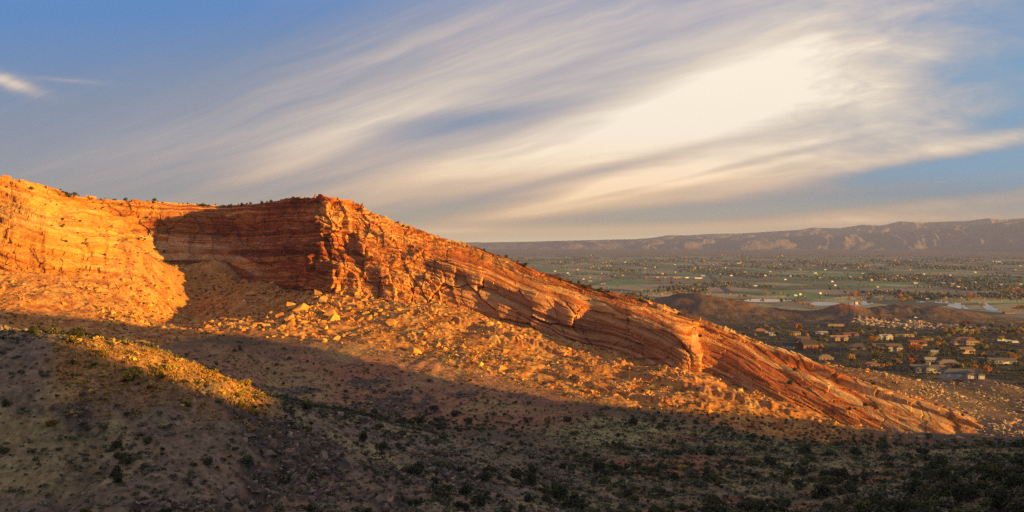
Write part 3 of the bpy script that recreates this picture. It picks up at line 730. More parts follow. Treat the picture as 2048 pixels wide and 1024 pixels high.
def build_water_roads():
    m, nt, b = new_mat('river_water', .04, .8)
    b.inputs['Base Color'].default_value = (.10, .10, .085, 1)
    g = nt.nodes.new('ShaderNodeNewGeometry').outputs['Position']
    bump(nt, b, noise(nt, g, .25, 3), .05, .3)
    polys = [[(1485,599.5),(1515,597),(1560,598.5),(1590,600.5),(1566,603.5),(1520,604.5),(1490,603)],
             [(1618,606),(1640,603.2),(1672,605),(1690,608.5),(1650,611.5),(1625,611)],
             [(1696,607),(1712,601.5),(1748,603.5),(1744,609),(1720,612),(1700,611)],
             [(1830,603.3),(1846,602),(1852,604),(1838,605.3)],
             [(1862,605.5),(1874,601.0),(1920,600.5),(1930,603),(1918,607),(1938,613),(1944,617),(1920,619),(1903,613.5),(1890,611),(1905,606.8)],
             [(1945,603.8),(1965,600.6),(2000,597.8),(2000,599.2),(1978,601.5),(1972,604.5),(1978,610),(1990,616),(2000,620.5),(1978,622),(1968,617),(1958,607.5)],
             [(2025,597.6),(2060,597.2),(2060,598.3),(2026,598.8)]]
    V = []; Fc = []
    for p in polys:
        # rounded banks
        p = np.array(p, float)
        for _ in range(3): p = np.stack([p*.75+np.roll(p, -1, 0)*.25, p*.25+np.roll(p, -1, 0)*.75], 1).reshape(-1, 2)
        q = np.array([on_plane(u, v, VZ+.25) for u, v in p]); c = len(V); V += [tuple(t) for t in q]; Fc.append(list(range(c, c+len(q))))
    me = bpy.data.meshes.new('river'); me.from_pydata(V, [], Fc); me.materials.append(m); me.update()
    o = bpy.data.objects.new('river', me); COL.objects.link(o); tag(o, kind='structure')
    m, nt, b = new_mat('asphalt_grey', .9, .1)
    g = nt.nodes.new('ShaderNodeNewGeometry').outputs['Position']
    nt.links.new(ramp(nt, noise(nt, g, .4, 5), [(.3, (.075, .070, .066)), (.7, (.115, .105, .098))]), b.inputs['Base Color'])
    def road(name, pts, w, mat, lift=.35, plane=None, n=70):
        p = np.array([pick(u, v) if plane is None else on_plane(u, v, plane) for u, v in pts])
        L = np.r_[0, np.cumsum(np.hypot(*np.diff(p[:, :2], axis=0).T))]
        q = pchip(L, p, np.linspace(0, L[-1], n)); t = np.gradient(q[:, :2], axis=0); t /= np.linalg.norm(t, axis=1)[:, None]+1e-9
        nn = np.stack([-t[:, 1], t[:, 0]], 1); rows = []
        for k in (-1, -.5, 0, .5, 1):
            e = q.copy(); e[:, :2] += nn*w*.5*k
            if plane is None: e[:, 2] = ground_h(e[:, 0], e[:, 1])
            e[:, 2] += lift*(1 if abs(k) < 1 else .4); rows.append(e)
        V = np.stack(rows, 1).reshape(-1, 3)
        o = link_mesh(name, V, gridf(n, 5), mat, smooth=True); tag(o, kind='structure'); return o
    road('road', [(1800,650),(1822,641),(1838,634),(1850,629),(1848,623),(1838,618)], 9, m, .5)
    road('road', [(1822,652),(1850,657),(1880,664),(1915,671),(1960,678),(2010,686),(2060,694)], 8, m, .6)
    road('road', [(1780,704),(1830,708),(1870,716),(1905,722)], 6, m, .6)
    road('road', [(2060,700),(2015,700),(1985,704),(1992,712),(2010,716)], 9, m, .6)
    road('road', [(1465,589),(1450,578),(1436,566),(1424,555),(1405,540),(1385,524)], 20, m, .4, VZ)
    road('road', [(1180,570),(1195,566),(1215,561)], 16, m, .4, VZ)
build_water_roads()

# ------------------------------------------------------------------ scatter helpers
def hull(n, seed, flat=.75, boxy=.5):
    r = np.random.RandomState(seed); bm = bmesh.new()
    p = r.normal(size=(n, 3)); p /= np.linalg.norm(p, axis=1)[:, None]
    p = p/(np.abs(p).max(1)[:, None]**boxy)*r.uniform(.8, 1.0, (n, 1)); p[:, 2] *= flat; p[:, 1] *= r.uniform(.65, 1)
    for q in p: bm.verts.new(q)
    bmesh.ops.convex_hull(bm, input=bm.verts); 
    bmesh.ops.delete(bm, geom=[v for v in bm.verts if not v.link_faces], context='VERTS')
    bmesh.ops.triangulate(bm, faces=bm.faces); bm.verts.index_update()
    V = np.array([v.co[:] for v in bm.verts]); Fc = np.array([[v.index for v in f.verts] for f in bm.faces]); bm.free()
    return V, Fc
def leaf_cloud(blobs, n, size, r):
    """small leaf-like triangles filling a set of ellipsoids (cx,cy,cz,rx,ry,rz)"""
    blobs = np.array(blobs, float); wt = blobs[:, 3]*blobs[:, 4]+.01; k = r.choice(len(blobs), n, p=wt/wt.sum())
    d = r.normal(size=(n, 3)); d /= np.linalg.norm(d, axis=1)[:, None]
    rad_ = r.uniform(.25, 1, (n, 1))**.45
    c = blobs[k, :3]+d*rad_*blobs[k, 3:]
    a = r.normal(size=(n, 3)); a /= np.linalg.norm(a, axis=1)[:, None]; b_ = np.cross(a, r.normal(size=(n, 3))); b_ /= np.linalg.norm(b_, axis=1)[:, None]+1e-9
    s_ = size*r.uniform(.5, 1.3, (n, 1))
    V = np.stack([c+a*s_, c-a*s_*.6+b_*s_*.8, c-a*s_*.5-b_*s_*.8], 1).reshape(-1, 3)
    return V, np.arange(n*3).reshape(-1, 3)
def merge(variants, pos, sc, rz, colr, tilt=None):
    Vs, Fs, Cs = [], [], []; off = 0
    which = R.randint(len(variants), size=len(pos))
    for k, (V, Fc) in enumerate(variants):
        i = np.where(which == k)[0]
        if not len(i): continue
        c, s_ = np.cos(rz[i])[:, None], np.sin(rz[i])[:, None]
        v = V[None]*sc[i][:, None, :]
        if tilt is not None:
            ct, st = np.cos(tilt[i])[:, None], np.sin(tilt[i])[:, None]
            v = np.stack([v[..., 0]*ct-v[..., 2]*st, v[..., 1], v[..., 0]*st+v[..., 2]*ct], -1)
        v = np.stack([v[..., 0]*c-v[..., 1]*s_, v[..., 0]*s_+v[..., 1]*c, v[..., 2]], -1)+pos[i][:, None, :]
        Vs.append(v.reshape(-1, 3)); Fs.append((Fc[None]+(np.arange(len(i))*len(V))[:, None, None]+off).reshape(-1, 3)); off += len(i)*len(V)
        Cs.append(np.repeat(colr[i], len(V), 0))
    return np.concatenate(Vs), np.concatenate(Fs), np.concatenate(Cs)
def attr_mat(name, rough=.9, vary=.25, sc_=1.5, trans=0):
    m, nt, b = new_mat(name, rough, .1); g = nt.nodes.new('ShaderNodeNewGeometry').outputs['Position']
    n = noise(nt, g, sc_, 5, .65)
    c = mixc(nt, 1.0, attr(nt, 'col').outputs['Color'], ramp(nt, n, [(.25, (1-vary*1.6,)*3), (.75, (1+vary*1.4,)*3)]), 'MULTIPLY')
    nt.links.new(c, b.inputs['Base Color']); return m
# candidate points of the ground grid, with area weights
gx_, gy_, gz_ = GV[..., 0].ravel(), GV[..., 1].ravel(), GV[..., 2].ravel()
gr = np.hypot(gx_, gy_)
drs = np.gradient(np.hypot(GV[:, 0, 0], GV[:, 0, 1])); area = (np.hypot(GV[..., 0], GV[..., 1])*drs[:, None]).ravel()
gu = gx_/np.maximum(gy_, 1)*F+1024; gv = HV-gz_/np.maximum(gy_, 1)*F
inview = (gy_ > 100) & (gu > -60) & (gu < 2110) & (gv < 1090)
cand = np.where(inview)[0]
cx_, cy_, cz_, cr_, cu_, cv_, ca_ = gx_[cand], gy_[cand], gz_[cand], gr[cand], gu[cand], gv[cand], area[cand]
vis = visible(cx_, cy_, cz_) | (cu_ < 0) | (cu_ > 2046) | (cv_ > 1022)
seen = vis.copy(); vis = vis | ((cr_ > 150) & (cr_ < 480))      # the dips behind the knoll are planted too
cand = cand[vis]; seen_ = seen[vis]; cx_, cy_, cz_, cr_, cu_, cv_, ca_ = [t[vis] for t in (cx_, cy_, cz_, cr_, cu_, cv_, ca_)]
fore_, nearr_, scree_, basin_ = ground_masks(cx_, cy_, cr_)
nA = fbm(cx_/30, cy_/30, 3, 501); nB = fbm(cx_/12, cy_/12, 3, 503)
def sample(w, n):
    w = np.clip(w, 0, None)*ca_; k = R.choice(len(w), min(n, int((w > 0).sum())), replace=False, p=w/w.sum())
    return k, np.stack([cx_[k]+R.uniform(-.3, .3, len(k)), cy_[k]+R.uniform(-.3, .3, len(k)), cz_[k]], -1)
def hsv(base, n, dv=.3, dh=.12):
    b = np.array(base)[None]*np.exp(R.normal(0, dv, (n, 1)))*np.exp(R.normal(0, dh, (n, 3))); return np.clip(b, .005, .8)
midz = sst(cr_, 360, 400)*sst(cr_, 560, 500)
low = sst(cr_, 380, 320)*sst(cu_, 1000, 1250)
plain = sst(cr_, 600, 800)*sst(cr_, 1650, 1500)

# ------------------------------------------------------------------ rubble and boulders
RK = [hull(11, 900+i, R.uniform(.55, .95), .4) for i in range(9)]
rockmat = attr_mat('loose_sandstone', .9, .22, 1.2)
def rubble():
    w = scree_*(sst(nA, -.6, .3)+.15)
    # thickest under the headland
    w = w*(1+2.5*np.exp(-((cu_-720)/170)**2)*sst(cr_, 560, 600)+1.2*np.exp(-((cu_-560)/80)**2)*sst(cr_, 570, 610)+3.2*np.exp(-((cu_-250)/90)**2)*sst(cr_, 580, 620))
    w = w*(sst(nB+.6*nA, -.15, .45)+.06)
    k, p = sample(w, 12000); n = len(k)
    s_ = np.clip(R.lognormal(-.80, .62, n), .2, 2.8); sc = np.stack([s_, s_*R.uniform(.7, 1.1, n), s_*R.uniform(.6, 1.0, n)], -1)
    col = hsv((.54, .265, .078), n, .30, .08)
    p[:, 2] += s_*.12
    V, Fc, C = merge(RK, p, sc, R.uniform(0, 6.28, n), col, R.normal(0, .35, n))
    o = link_mesh('rubble', V, Fc, rockmat, attrs={'col': C}); tag(o, 'broken orange sandstone rubble strewn over the scree below the cliff', 'rubble', kind='stuff')
    omc = GOM[0].ravel()[cand]
    w = omc*3.4+fore_*.2+nearr_*.7+midz*sst(cu_, 1250, 900)*.3*sst(nA, 0, .5)
    k, p = sample(w, 11000); n = len(k)
    s_ = np.clip(R.lognormal(-.95, .55, n), .14, 1.4)*np.where(omc[k] > .5, 1.2, .8); sc = np.stack([s_*1.2, s_*R.uniform(.7, 1.1, n), s_*R.uniform(.6, 1.0, n)], -1)
    V, Fc, C = merge(RK, p, sc, R.uniform(0, 6.28, n), hsv((.20, .150, .122), n, .3, .06), R.normal(0, .4, n))
    o = link_mesh('rubble', V, Fc, rockmat, attrs={'col': C}); tag(o, 'dark grey brown stones scattered over the shaded foreground slopes', 'stones', kind='stuff')
    # pale broken ledges on the slope beyond the slabs and among the houses
    w = sst(cu_, 1650, 1760)*sst(cr_, 440, 500)*sst(cr_, 760, 650)*(sst(nA, -.2, .4)+.1)*sst(cv_, 700, 720)
    k, p = sample(w, 1700); n = len(k)
    s_ = np.clip(R.lognormal(-.2, .5, n), .4, 3.2); sc = np.stack([s_*1.3, s_*R.uniform(.7, 1.1, n), s_*R.uniform(.4, .7, n)], -1)
    V, Fc, C = merge(RK, p, sc, R.uniform(0, 6.28, n), hsv((.42, .29, .18), n, .18, .05), R.normal(.15, .25, n))
    o = link_mesh('rubble', V, Fc, rockmat, attrs={'col': C}); tag(o, 'pale broken slabs littering the slope beyond the tilted sandstone', 'rubble', kind='stuff')
    def gb(u, v, su, sv): return np.exp(-.5*(((cu_-u)/su)**2+((cv_-v)/sv)**2))
    w = gb(1760, 646, 30, 4)+gb(1815, 650, 22, 5)+gb(1730, 641, 14, 4)+gb(1880, 654, 25, 3)+gb(1940, 658, 28, 2.4)
    w = np.where(w > .12, w, 0)*(cr_ > 900)
    k, p = sample(w, 520); n = len(k)
    s_ = np.clip(R.lognormal(.9, .45, n), 1.0, 5.5); sc = np.stack([s_*1.3, s_, s_*R.uniform(.5, .9, n)], -1)
    V, Fc, C = merge(RK, p, sc, R.uniform(0, 6.28, n), hsv((.40, .30, .21), n, .15, .04), R.normal(.1, .2, n))
    o = link_mesh('rubble', V, Fc, rockmat, attrs={'col': C}); tag(o, 'jumble of pale rocks cropping out between the houses and the low hills', 'rocks', kind='stuff')
rubble()

# ------------------------------------------------------------------ plants
def shrub_shape(seed, n, leaf, blobs=7, tall=1.0):
    r = np.random.RandomState(seed); b_ = []
    for i in range(blobs):
        t = r.uniform(0, 6.28); q = r.uniform(.1, .62); k = r.uniform(.26, .45)
        b_.append((math.cos(t)*q, math.sin(t)*q, tall*r.uniform(.32, .78), k, k, k*tall*.85))
    V, Fc = leaf_cloud(b_, n, leaf, r)
    V[:, 2] = np.maximum(V[:, 2], .02)
    return V, Fc
SAGE = [shrub_shape(1200+i, 26, .30, 4, .8) for i in range(6)]
BUSH = [shrub_shape(1300+i, 60, .22, 6, .95) for i in range(6)]
leafmat = attr_mat('dry_leaves', .9, .2, 2.0)
def tufts():
    r = np.random.RandomState(44); vs = []
    for i in range(4):
        n = 9; a = r.uniform(0, 6.28, n); h = r.uniform(.6, 1, n); l = r.uniform(.2, .6, n)
        base = np.stack([r.normal(0, .18, n), r.normal(0, .18, n), np.zeros(n)], -1)
        side = np.stack([-np.sin(a), np.cos(a), np.zeros(n)], -1)*.10
        tip = base+np.stack([np.cos(a)*l, np.sin(a)*l, h], -1)
        vs.append((np.stack([base-side, base+side, tip], 1).reshape(-1, 3), np.arange(n*3).reshape(-1, 3)))
    return vs
def ground_cover():
    # grey green sagebrush, recoloured sunlit gold on the knoll crest
    w = fore_*(.45+.6*sst(nA, -.2, .5))+nearr_*1.2+basin_*1.5*(sst(-nB+nA, -.3, .4)+.15)+midz*sst(cu_, 1250, 1000)*.55*(sst(nB, -.2, .5)+.2)+low*1.3*(sst(nB, -.3, .4)+.1)+scree_*.5*(sst(-nB, -.1, .5)+.15)
    w = w*np.clip(400/cr_, .6, 2)
    k, p = sample(w, 30000); n = len(k); s_ = np.clip(R.lognormal(-.55, .40, n), .22, 1.4)
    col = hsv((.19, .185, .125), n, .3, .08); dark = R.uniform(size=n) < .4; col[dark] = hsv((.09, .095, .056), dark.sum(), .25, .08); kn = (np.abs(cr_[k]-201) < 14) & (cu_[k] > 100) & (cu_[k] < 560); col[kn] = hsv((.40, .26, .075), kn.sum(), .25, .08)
    V, Fc, C = merge(SAGE, p, np.stack([s_, s_, s_*.8], -1), R.uniform(0, 6.28, n), col)
    tag(link_mesh('sagebrush', V, Fc, leafmat, attrs={'col': C}), 'low grey green sagebrush dotted over the slopes and the basin floor', 'sagebrush', kind='stuff')
    # pale bunch grass, with the sun's gold put into the knoll tufts
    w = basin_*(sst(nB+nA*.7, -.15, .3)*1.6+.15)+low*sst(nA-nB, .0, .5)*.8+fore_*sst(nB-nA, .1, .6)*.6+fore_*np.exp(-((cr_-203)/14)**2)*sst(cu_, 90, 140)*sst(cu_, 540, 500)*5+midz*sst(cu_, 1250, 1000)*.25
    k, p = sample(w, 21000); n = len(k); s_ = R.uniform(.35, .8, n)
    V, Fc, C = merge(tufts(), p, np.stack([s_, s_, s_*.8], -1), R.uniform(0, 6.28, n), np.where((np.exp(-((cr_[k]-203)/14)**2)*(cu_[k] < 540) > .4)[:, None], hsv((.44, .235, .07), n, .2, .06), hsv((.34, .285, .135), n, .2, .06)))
    tag(link_mesh('grass', V, Fc, leafmat, attrs={'col': C}), 'tufts of pale yellow dry grass on the basin floor and hillside', 'grass', kind='stuff')
    # scrub on the plain beyond the ridge
    w = plain*(sst(nA, -.4, .4)+.2)*np.clip(1000/cr_, .5, 1.2)
    k, p = sample(w, 7500); n = len(k); s_ = np.clip(R.lognormal(.05, .35, n), .5, 2.4)
    col = hsv((.085, .075, .035), n, .3, .1)
    V, Fc, C = merge(SAGE, p, np.stack([s_, s_, s_*.8], -1), R.uniform(0, 6.28, n), col)
    tag(link_mesh('scrub', V, Fc, leafmat, attrs={'col': C}), 'brown green scrub covering the plain behind the sandstone ridge', 'scrub', kind='stuff')
ground_cover()

def plant_mat(name, c, vary=.35):
    m, nt, b = new_mat(name, .85, .15)
    oi = nt.nodes.new('ShaderNodeObjectInfo'); r_ = S(nt, oi.outputs['Random'])
    g = nt.nodes.new('ShaderNodeNewGeometry').outputs['Position']
    n = noise(nt, g, 1.1, 4, .6)
    a = mixc(nt, r_, tuple(x*(1-vary) for x in c), tuple(x*(1+vary) for x in c))
    a = mixc(nt, 1.0, a, ramp(nt, n, [(.3, (.65, .65, .65)), (.7, (1.4, 1.35, 1.25))]), 'MULTIPLY')
    nt.links.new(a, b.inputs['Base Color']); return m
M_dark = plant_mat('juniper_needles', (.068, .078, .036)); M_olive = plant_mat('olive_leaves', (.115, .118, .046)); M_grey = plant_mat('grey_leaves', (.16, .15, .105)); M_gold = plant_mat('golden_leaves', (.34, .25, .05))
M_wood = plant_mat('bark', (.10, .075, .055))
def tri_mesh(name, V, Fc, mat):
    o = link_mesh(name, V, Fc, mat); me = o.data; bpy.data.objects.remove(o); return me
def taper(p0, p1, r0, r1, n=5):
    p0, p1 = np.array(p0, float), np.array(p1, float); d = p1-p0; d /= np.linalg.norm(d)+1e-9
    a = np.cross(d, [.3, .9, .1]); a /= np.linalg.norm(a); b_ = np.cross(d, a); t = np.linspace(0, 2*math.pi, n, endpoint=False)
    ring = lambda p, r: p+np.cos(t)[:, None]*a*r+np.sin(t)[:, None]*b_*r
    V = np.concatenate([ring(p0, r0), ring(p1, r1)]); Fc = []
    for i in range(n):
        j = (i+1) % n; Fc += [(i, j, n+j), (i, n+j, n+i)]
    return V, np.array(Fc)
def joined(parts):
    V, Fc, off = [], [], 0
    for v, f in parts: V.append(v); Fc.append(f+off); off += len(v)
    return np.concatenate(V), np.concatenate(Fc)
def obj(name, me, parent=None):
    o = bpy.data.objects.new(name, me); COL.objects.link(o)
    if parent: o.parent = parent
    return o
BUSH_ME = {}
def bush_proto(key, mat, n, tall, leaf, blobs):
    out = []
    for i in range(5):
        crown = tri_mesh('foliage', *shrub_shape(2000+i+len(BUSH_ME)*31, n, leaf, blobs, tall), mat)
        r = np.random.RandomState(i+5)
        st = joined([taper((0, 0, -.15), (math.cos(t)*.35, math.sin(t)*.35, .55*tall), .05, .02) for t in r.uniform(0, 6.28, 5)])
        out.append((crown, tri_mesh('stem', *st, M_wood)))
    BUSH_ME[key] = out
bush_proto('dark', M_dark, 620, 1.1, .105, 10); bush_proto('olive', M_olive, 560, .9, .11, 9); bush_proto('grey', M_grey, 460, .75, .11, 8); bush_proto('gold', M_gold, 420, .9, .12, 8)
def bushes():
    # candidates everywhere; the ones that show largest become individuals
    W = {}
    w = fore_*1.0*(sst(nA, -.3, .5)+.3)+midz*sst(cu_, 1250, 1000)*.55+low*2.6*(sst(nA+nB*.5, -.25, .35)+.12)+nearr_*1.8+basin_*.35+scree_*1.1*(sst(-nB, -.1, .5)+.10)
    gully = np.exp(-((cu_-760)/260)**2)*sst(cr_, 330, 350)*sst(cr_, 430, 400)
    foot = sst(cu_, 1150, 1350)*sst(cr_, 395, 415)*sst(cr_, 470, 440)
    w = w+gully*2.2+foot*2.2
    k, p = sample(w*np.clip(300/cr_, .5, 1.3), 5600)
    n = len(k); u, v, r = cu_[k], cv_[k], cr_[k]
    size = np.clip(R.lognormal(.10, .38, n), .5, 2.7); size = np.where(fore_[k] > .5, size*.85, size); size = np.where(scree_[k] > .5, np.minimum(size, 1.3), size)
    app = size/r; order = np.argsort(-app)
    # keep spacing between the large ones
    ind = []
    for i in order:
        if len(ind) >= 285: break
        if u[i] < -20 or u[i] > 2068 or v[i] > 1040 or not seen_[k[i]]: continue
        if all((p[i, 0]-p[j, 0])**2+(p[i, 1]-p[j, 1])**2 > (.8*(size[i]+size[j]))**2 for j in ind): ind.append(i)
    zones = [('scrubby {} on the shaded hillside below the sunlit knoll', lambda i: fore_[k][i] > .4),
             ('{} on the dark rocky rise in the lower right corner', lambda i: nearr_[k][i] > .4 and r[i] < 235),
             ('{} in the gully behind the shaded hillside', lambda i: u[i] < 1080 and r[i] > 310),
             ('{} along the foot of the tilted slabs', lambda i: r[i] > 395),
             ('{} on the red soil of the shaded basin', lambda i: True)]
    kinds = {'dark': 'dark green juniper bush', 'olive': 'olive green bush', 'grey': 'grey leafless looking bush', 'gold': 'yellow autumn bush'}
    first = {}
    for i in ind:
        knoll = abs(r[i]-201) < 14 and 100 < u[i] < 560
        key = 'gold' if knoll else R.choice(['dark', 'olive', 'grey', 'gold'], p=[.48, .33, .17, .02] if r[i] < 395 else [.4, .3, .12, .18])  # on the knoll the gold leaf colour stands in for low sunlight
        z = '{} painted sunlit gold on the crest of the sunlit knoll' if knoll else next(t for t, f in zones if f(i)); lab = z.format(kinds[key])
        cm, sm_ = BUSH_ME[key][R.randint(5)]
        e = bpy.data.objects.new('desert_bush', None); COL.objects.link(e); e.location = p[i]-np.array([0, 0, .1]); s_ = size[i]*1.15
        e.scale = (s_*R.uniform(.85, 1.2), s_*R.uniform(.85, 1.2), s_*R.uniform(.8, 1.15)); e.rotation_euler = (0, 0, R.uniform(0, 6.28))
        e.empty_display_size = .3
        tag(e, lab, 'bush', lab.replace('bush', 'bushes', 1))
        obj('foliage', cm, e); obj('stem', sm_, e)
    rest = np.setdiff1d(np.arange(n), ind)
    col = hsv((.085, .092, .044), len(rest), .35, .1); gold = (R.uniform(size=len(rest)) < .10) & (r[rest] > 395); col[gold] = hsv((.28, .20, .05), gold.sum(), .2, .08)
    s_ = size[rest]
    V, Fc, C = merge(BUSH, p[rest], np.stack([s_, s_, s_*.95], -1), R.uniform(0, 6.28, len(rest)), col)
    tag(link_mesh('bushes', V, Fc, leafmat, attrs={'col': C}), 'many small dark bushes sprinkled over the slopes and the basin', 'bushes', kind='stuff')
bushes()
def rim_junipers():
    """dark junipers on the rim, the benches of the wall and the crest of the slabs"""
    nc, nr, _ = RV.shape; kk = 0; NRW = 8+170
    fl = np.zeros((nc, nr)); fl[:, NRW-8:NRW+12] = 1.0
    uq = RV[..., 0]/RV[..., 1]*F+1024
    dz = np.abs(np.gradient(RV[..., 2], axis=1))/(np.hypot(np.gradient(RV[..., 0], axis=1), np.gradient(RV[..., 1], axis=1))+.05)
    fl = fl*np.interp(uq, [0, 100, 250, 600, 640, 760, 800, 1300, 1400, 1900], [.5, 1, 1.6, 1.2, .4, .4, .9, .9, .3, .2])
    fl[:, 8:NRW-8] += .17*(uq[:, 8:NRW-8] < 330)*(dz[:, 8:NRW-8] < .9)+.035*(uq[:, 8:NRW-8] > 850)*(dz[:, 8:NRW-8] < .7)
    fl *= np.where(fl < .5, sst(fbm(RV[..., 0]/16, RV[..., 2]/9, 2, 71), -.1, .5)+.05, 1)
    fl *= visible(RV[..., 0], RV[..., 1], RV[..., 2]+.5, 1.006)*(uq > 0)*(uq < 1960)
    idx = R.choice(nc*nr, 235, replace=False, p=(fl/fl.sum()).ravel())
    for q in idx:
        p = RV.reshape(-1, 3)[q]; u = p[0]/p[1]*F+1024; row = q % nr
        if row >= NRW-8: place = 'on the rim of the back wall' if u < 600 else ('on top of the headland' if u < 760 else 'along the crest of the tilted slabs')
        else: place = 'on a bench of the sunlit left wall' if u < 340 else 'on a ledge of the sandstone ridge'
        lab = 'small dark juniper '+place
        cm, sm_ = BUSH_ME['dark'][R.randint(5)]
        e = bpy.data.objects.new('juniper', None); COL.objects.link(e); e.location = p-np.array([0, 0, .15]); s_ = float(np.clip(R.lognormal(.15, .4), .55, 2.6))
        e.scale = (s_, s_, s_*R.uniform(.8, 1.2)); e.rotation_euler = (0, 0, R.uniform(0, 6.28)); e.empty_display_size = .3
        tag(e, lab, 'juniper', 'junipers '+place); obj('foliage', cm, e); obj('stem', sm_, e)
rim_junipers()

# ------------------------------------------------------------------ boulders
def boulder_mat():
    m, nt, b = new_mat('boulder_sandstone', .9, .12)
    oi = nt.nodes.new('ShaderNodeObjectInfo'); r_ = S(nt, oi.outputs['Random'])
    tc = nt.nodes.new('ShaderNodeTexCoord'); n = noise(nt, tc.outputs['Object'], 2.2, 6, .65)
    c = mixc(nt, r_, (.48, .21, .055), (.64, .36, .12))
    c = mixc(nt, 1.0, c, ramp(nt, n, [(.3, (.7, .68, .66)), (.7, (1.2, 1.2, 1.2))]), 'MULTIPLY')
    nt.links.new(c, b.inputs['Base Color']); bump(nt, b, n, .6, .25); return m
def boulders():
    mat = boulder_mat(); mes = []
    for i in range(14):
        V, Fc = hull(13, 700+i, R.uniform(.55, .95), .5); mes.append(tri_mesh('boulder', V, Fc, mat))
    def G(u, v, su, sv): return np.exp(-.5*(((cu_-u)/su)**2+((cv_-v)/sv)**2))
    w = scree_*(G(640, 625, 70, 22)*5+G(560, 640, 40, 14)*4+G(720, 610, 60, 20)*3+G(500, 600, 60, 15)*2.5+G(800, 680, 160, 40)*1.2+G(1050, 720, 150, 40)*.7+G(270, 560, 60, 25)*1.2+G(90, 590, 90, 15)*.4+G(470, 590, 40, 10)*1.5)
    k, p = sample(w, 620); u, v = cu_[k], cv_[k]
    size = np.clip(R.lognormal(.10, .6, len(k)), .6, 4.8)*(1+.75*(G(650, 622, 80, 25)[k]))
    order = np.argsort(-size); ind = []
    for i in order:
        if len(ind) >= 280: break
        if all((p[i, 0]-p[j, 0])**2+(p[i, 1]-p[j, 1])**2 > (.7*(size[i]+size[j]))**2 for j in ind): ind.append(i)
    for i in ind:
        e = obj('boulder', mes[R.randint(14)]); s_ = size[i]
        e.location = p[i]+np.array([0, 0, s_*.05]); e.scale = (s_*R.uniform(.8, 1.3), s_*R.uniform(.75, 1.1), s_*R.uniform(.7, 1.05)); e.rotation_euler = (R.normal(0, .3), R.normal(0, .3), R.uniform(0, 6.28))
        big = 'huge angular' if s_ > 3.2 else ('large blocky' if s_ > 1.9 else 'fallen')
        where = 'at the foot of the headland' if 440 < u[i] < 900 else ('below the sunlit left wall' if u[i] <= 440 else 'on the scree below the tilted slabs')
        tag(e, f'{big} orange sandstone boulder {where}', 'boulder', f'{big} boulders {where}')
boulders()

# ------------------------------------------------------------------ houses below the ridge
def plain_mat(name, c, rough=.8, spec=.2, vary=.12, sc_=1.5):
    m, nt, b = new_mat(name, rough, spec); g = nt.nodes.new('ShaderNodeTexCoord').outputs['Object']
    n = noise(nt, g, sc_, 5, .6)
    nt.links.new(ramp(nt, n, [(.3, tuple(x*(1-vary) for x in c)), (.7, tuple(min(.85, x*(1+vary)) for x in c))]), b.inputs['Base Color']); return m
WALLS = {k: plain_mat('stucco_'+k, tuple(x*.72 for x in c)) for k, c in dict(white=(.62,.60,.57), cream=(.58,.47,.34), tan=(.46,.33,.22), pink=(.50,.30,.22), brown=(.16,.10,.07), red=(.22,.06,.045), grey=(.34,.33,.32)).items()}
ROOFS = {k: plain_mat('roofing_'+k, c, .85, .2, .22, 3.0) for k, c in dict(grey=(.15,.145,.14), brown=(.17,.12,.09), tile=(.27,.125,.085), tan=(.27,.205,.155), dark=(.055,.05,.05), red=(.20,.075,.06), white=(.6,.6,.6), pale=(.42,.38,.34)).items()}
M_glass = plain_mat('window_glass', (.03, .035, .045), .1, .6, .05); M_trim = plain_mat('white_trim', (.65, .64, .62)); M_doorw = plain_mat('wooden_door', (.14, .07, .04)); M_garage = plain_mat('garage_white', (.60, .60, .60)); M_panel = plain_mat('solar_cells', (.012, .014, .03), .15, .6, .05); M_tyre = plain_mat('rubber', (.02, .02, .02))
def bm_box(bm, x0, x1, y0, y1, z0, z1):
    vs_ = [bm.verts.new(p) for p in ((x0,y0,z0),(x1,y0,z0),(x1,y1,z0),(x0,y1,z0),(x0,y0,z1),(x1,y0,z1),(x1,y1,z1),(x0,y1,z1))]
    for f in ((0,3,2,1),(4,5,6,7),(0,1,5,4),(1,2,6,5),(2,3,7,6),(3,0,4,7)): bm.faces.new([vs_[i] for i in f])
def bm_poly(bm, pts, faces):
    vs_ = [bm.verts.new(p) for p in pts]
    for f in faces: bm.faces.new([vs_[i] for i in f])
def bm_obj(name, bm, mat, parent=None):
    me = bpy.data.meshes.new(name); bmesh.ops.recalc_face_normals(bm, faces=bm.faces); bm.to_mesh(me); bm.free(); me.materials.append(mat)
    o = bpy.data.objects.new(name, me); COL.objects.link(o)
    if parent: o.parent = parent
    return o
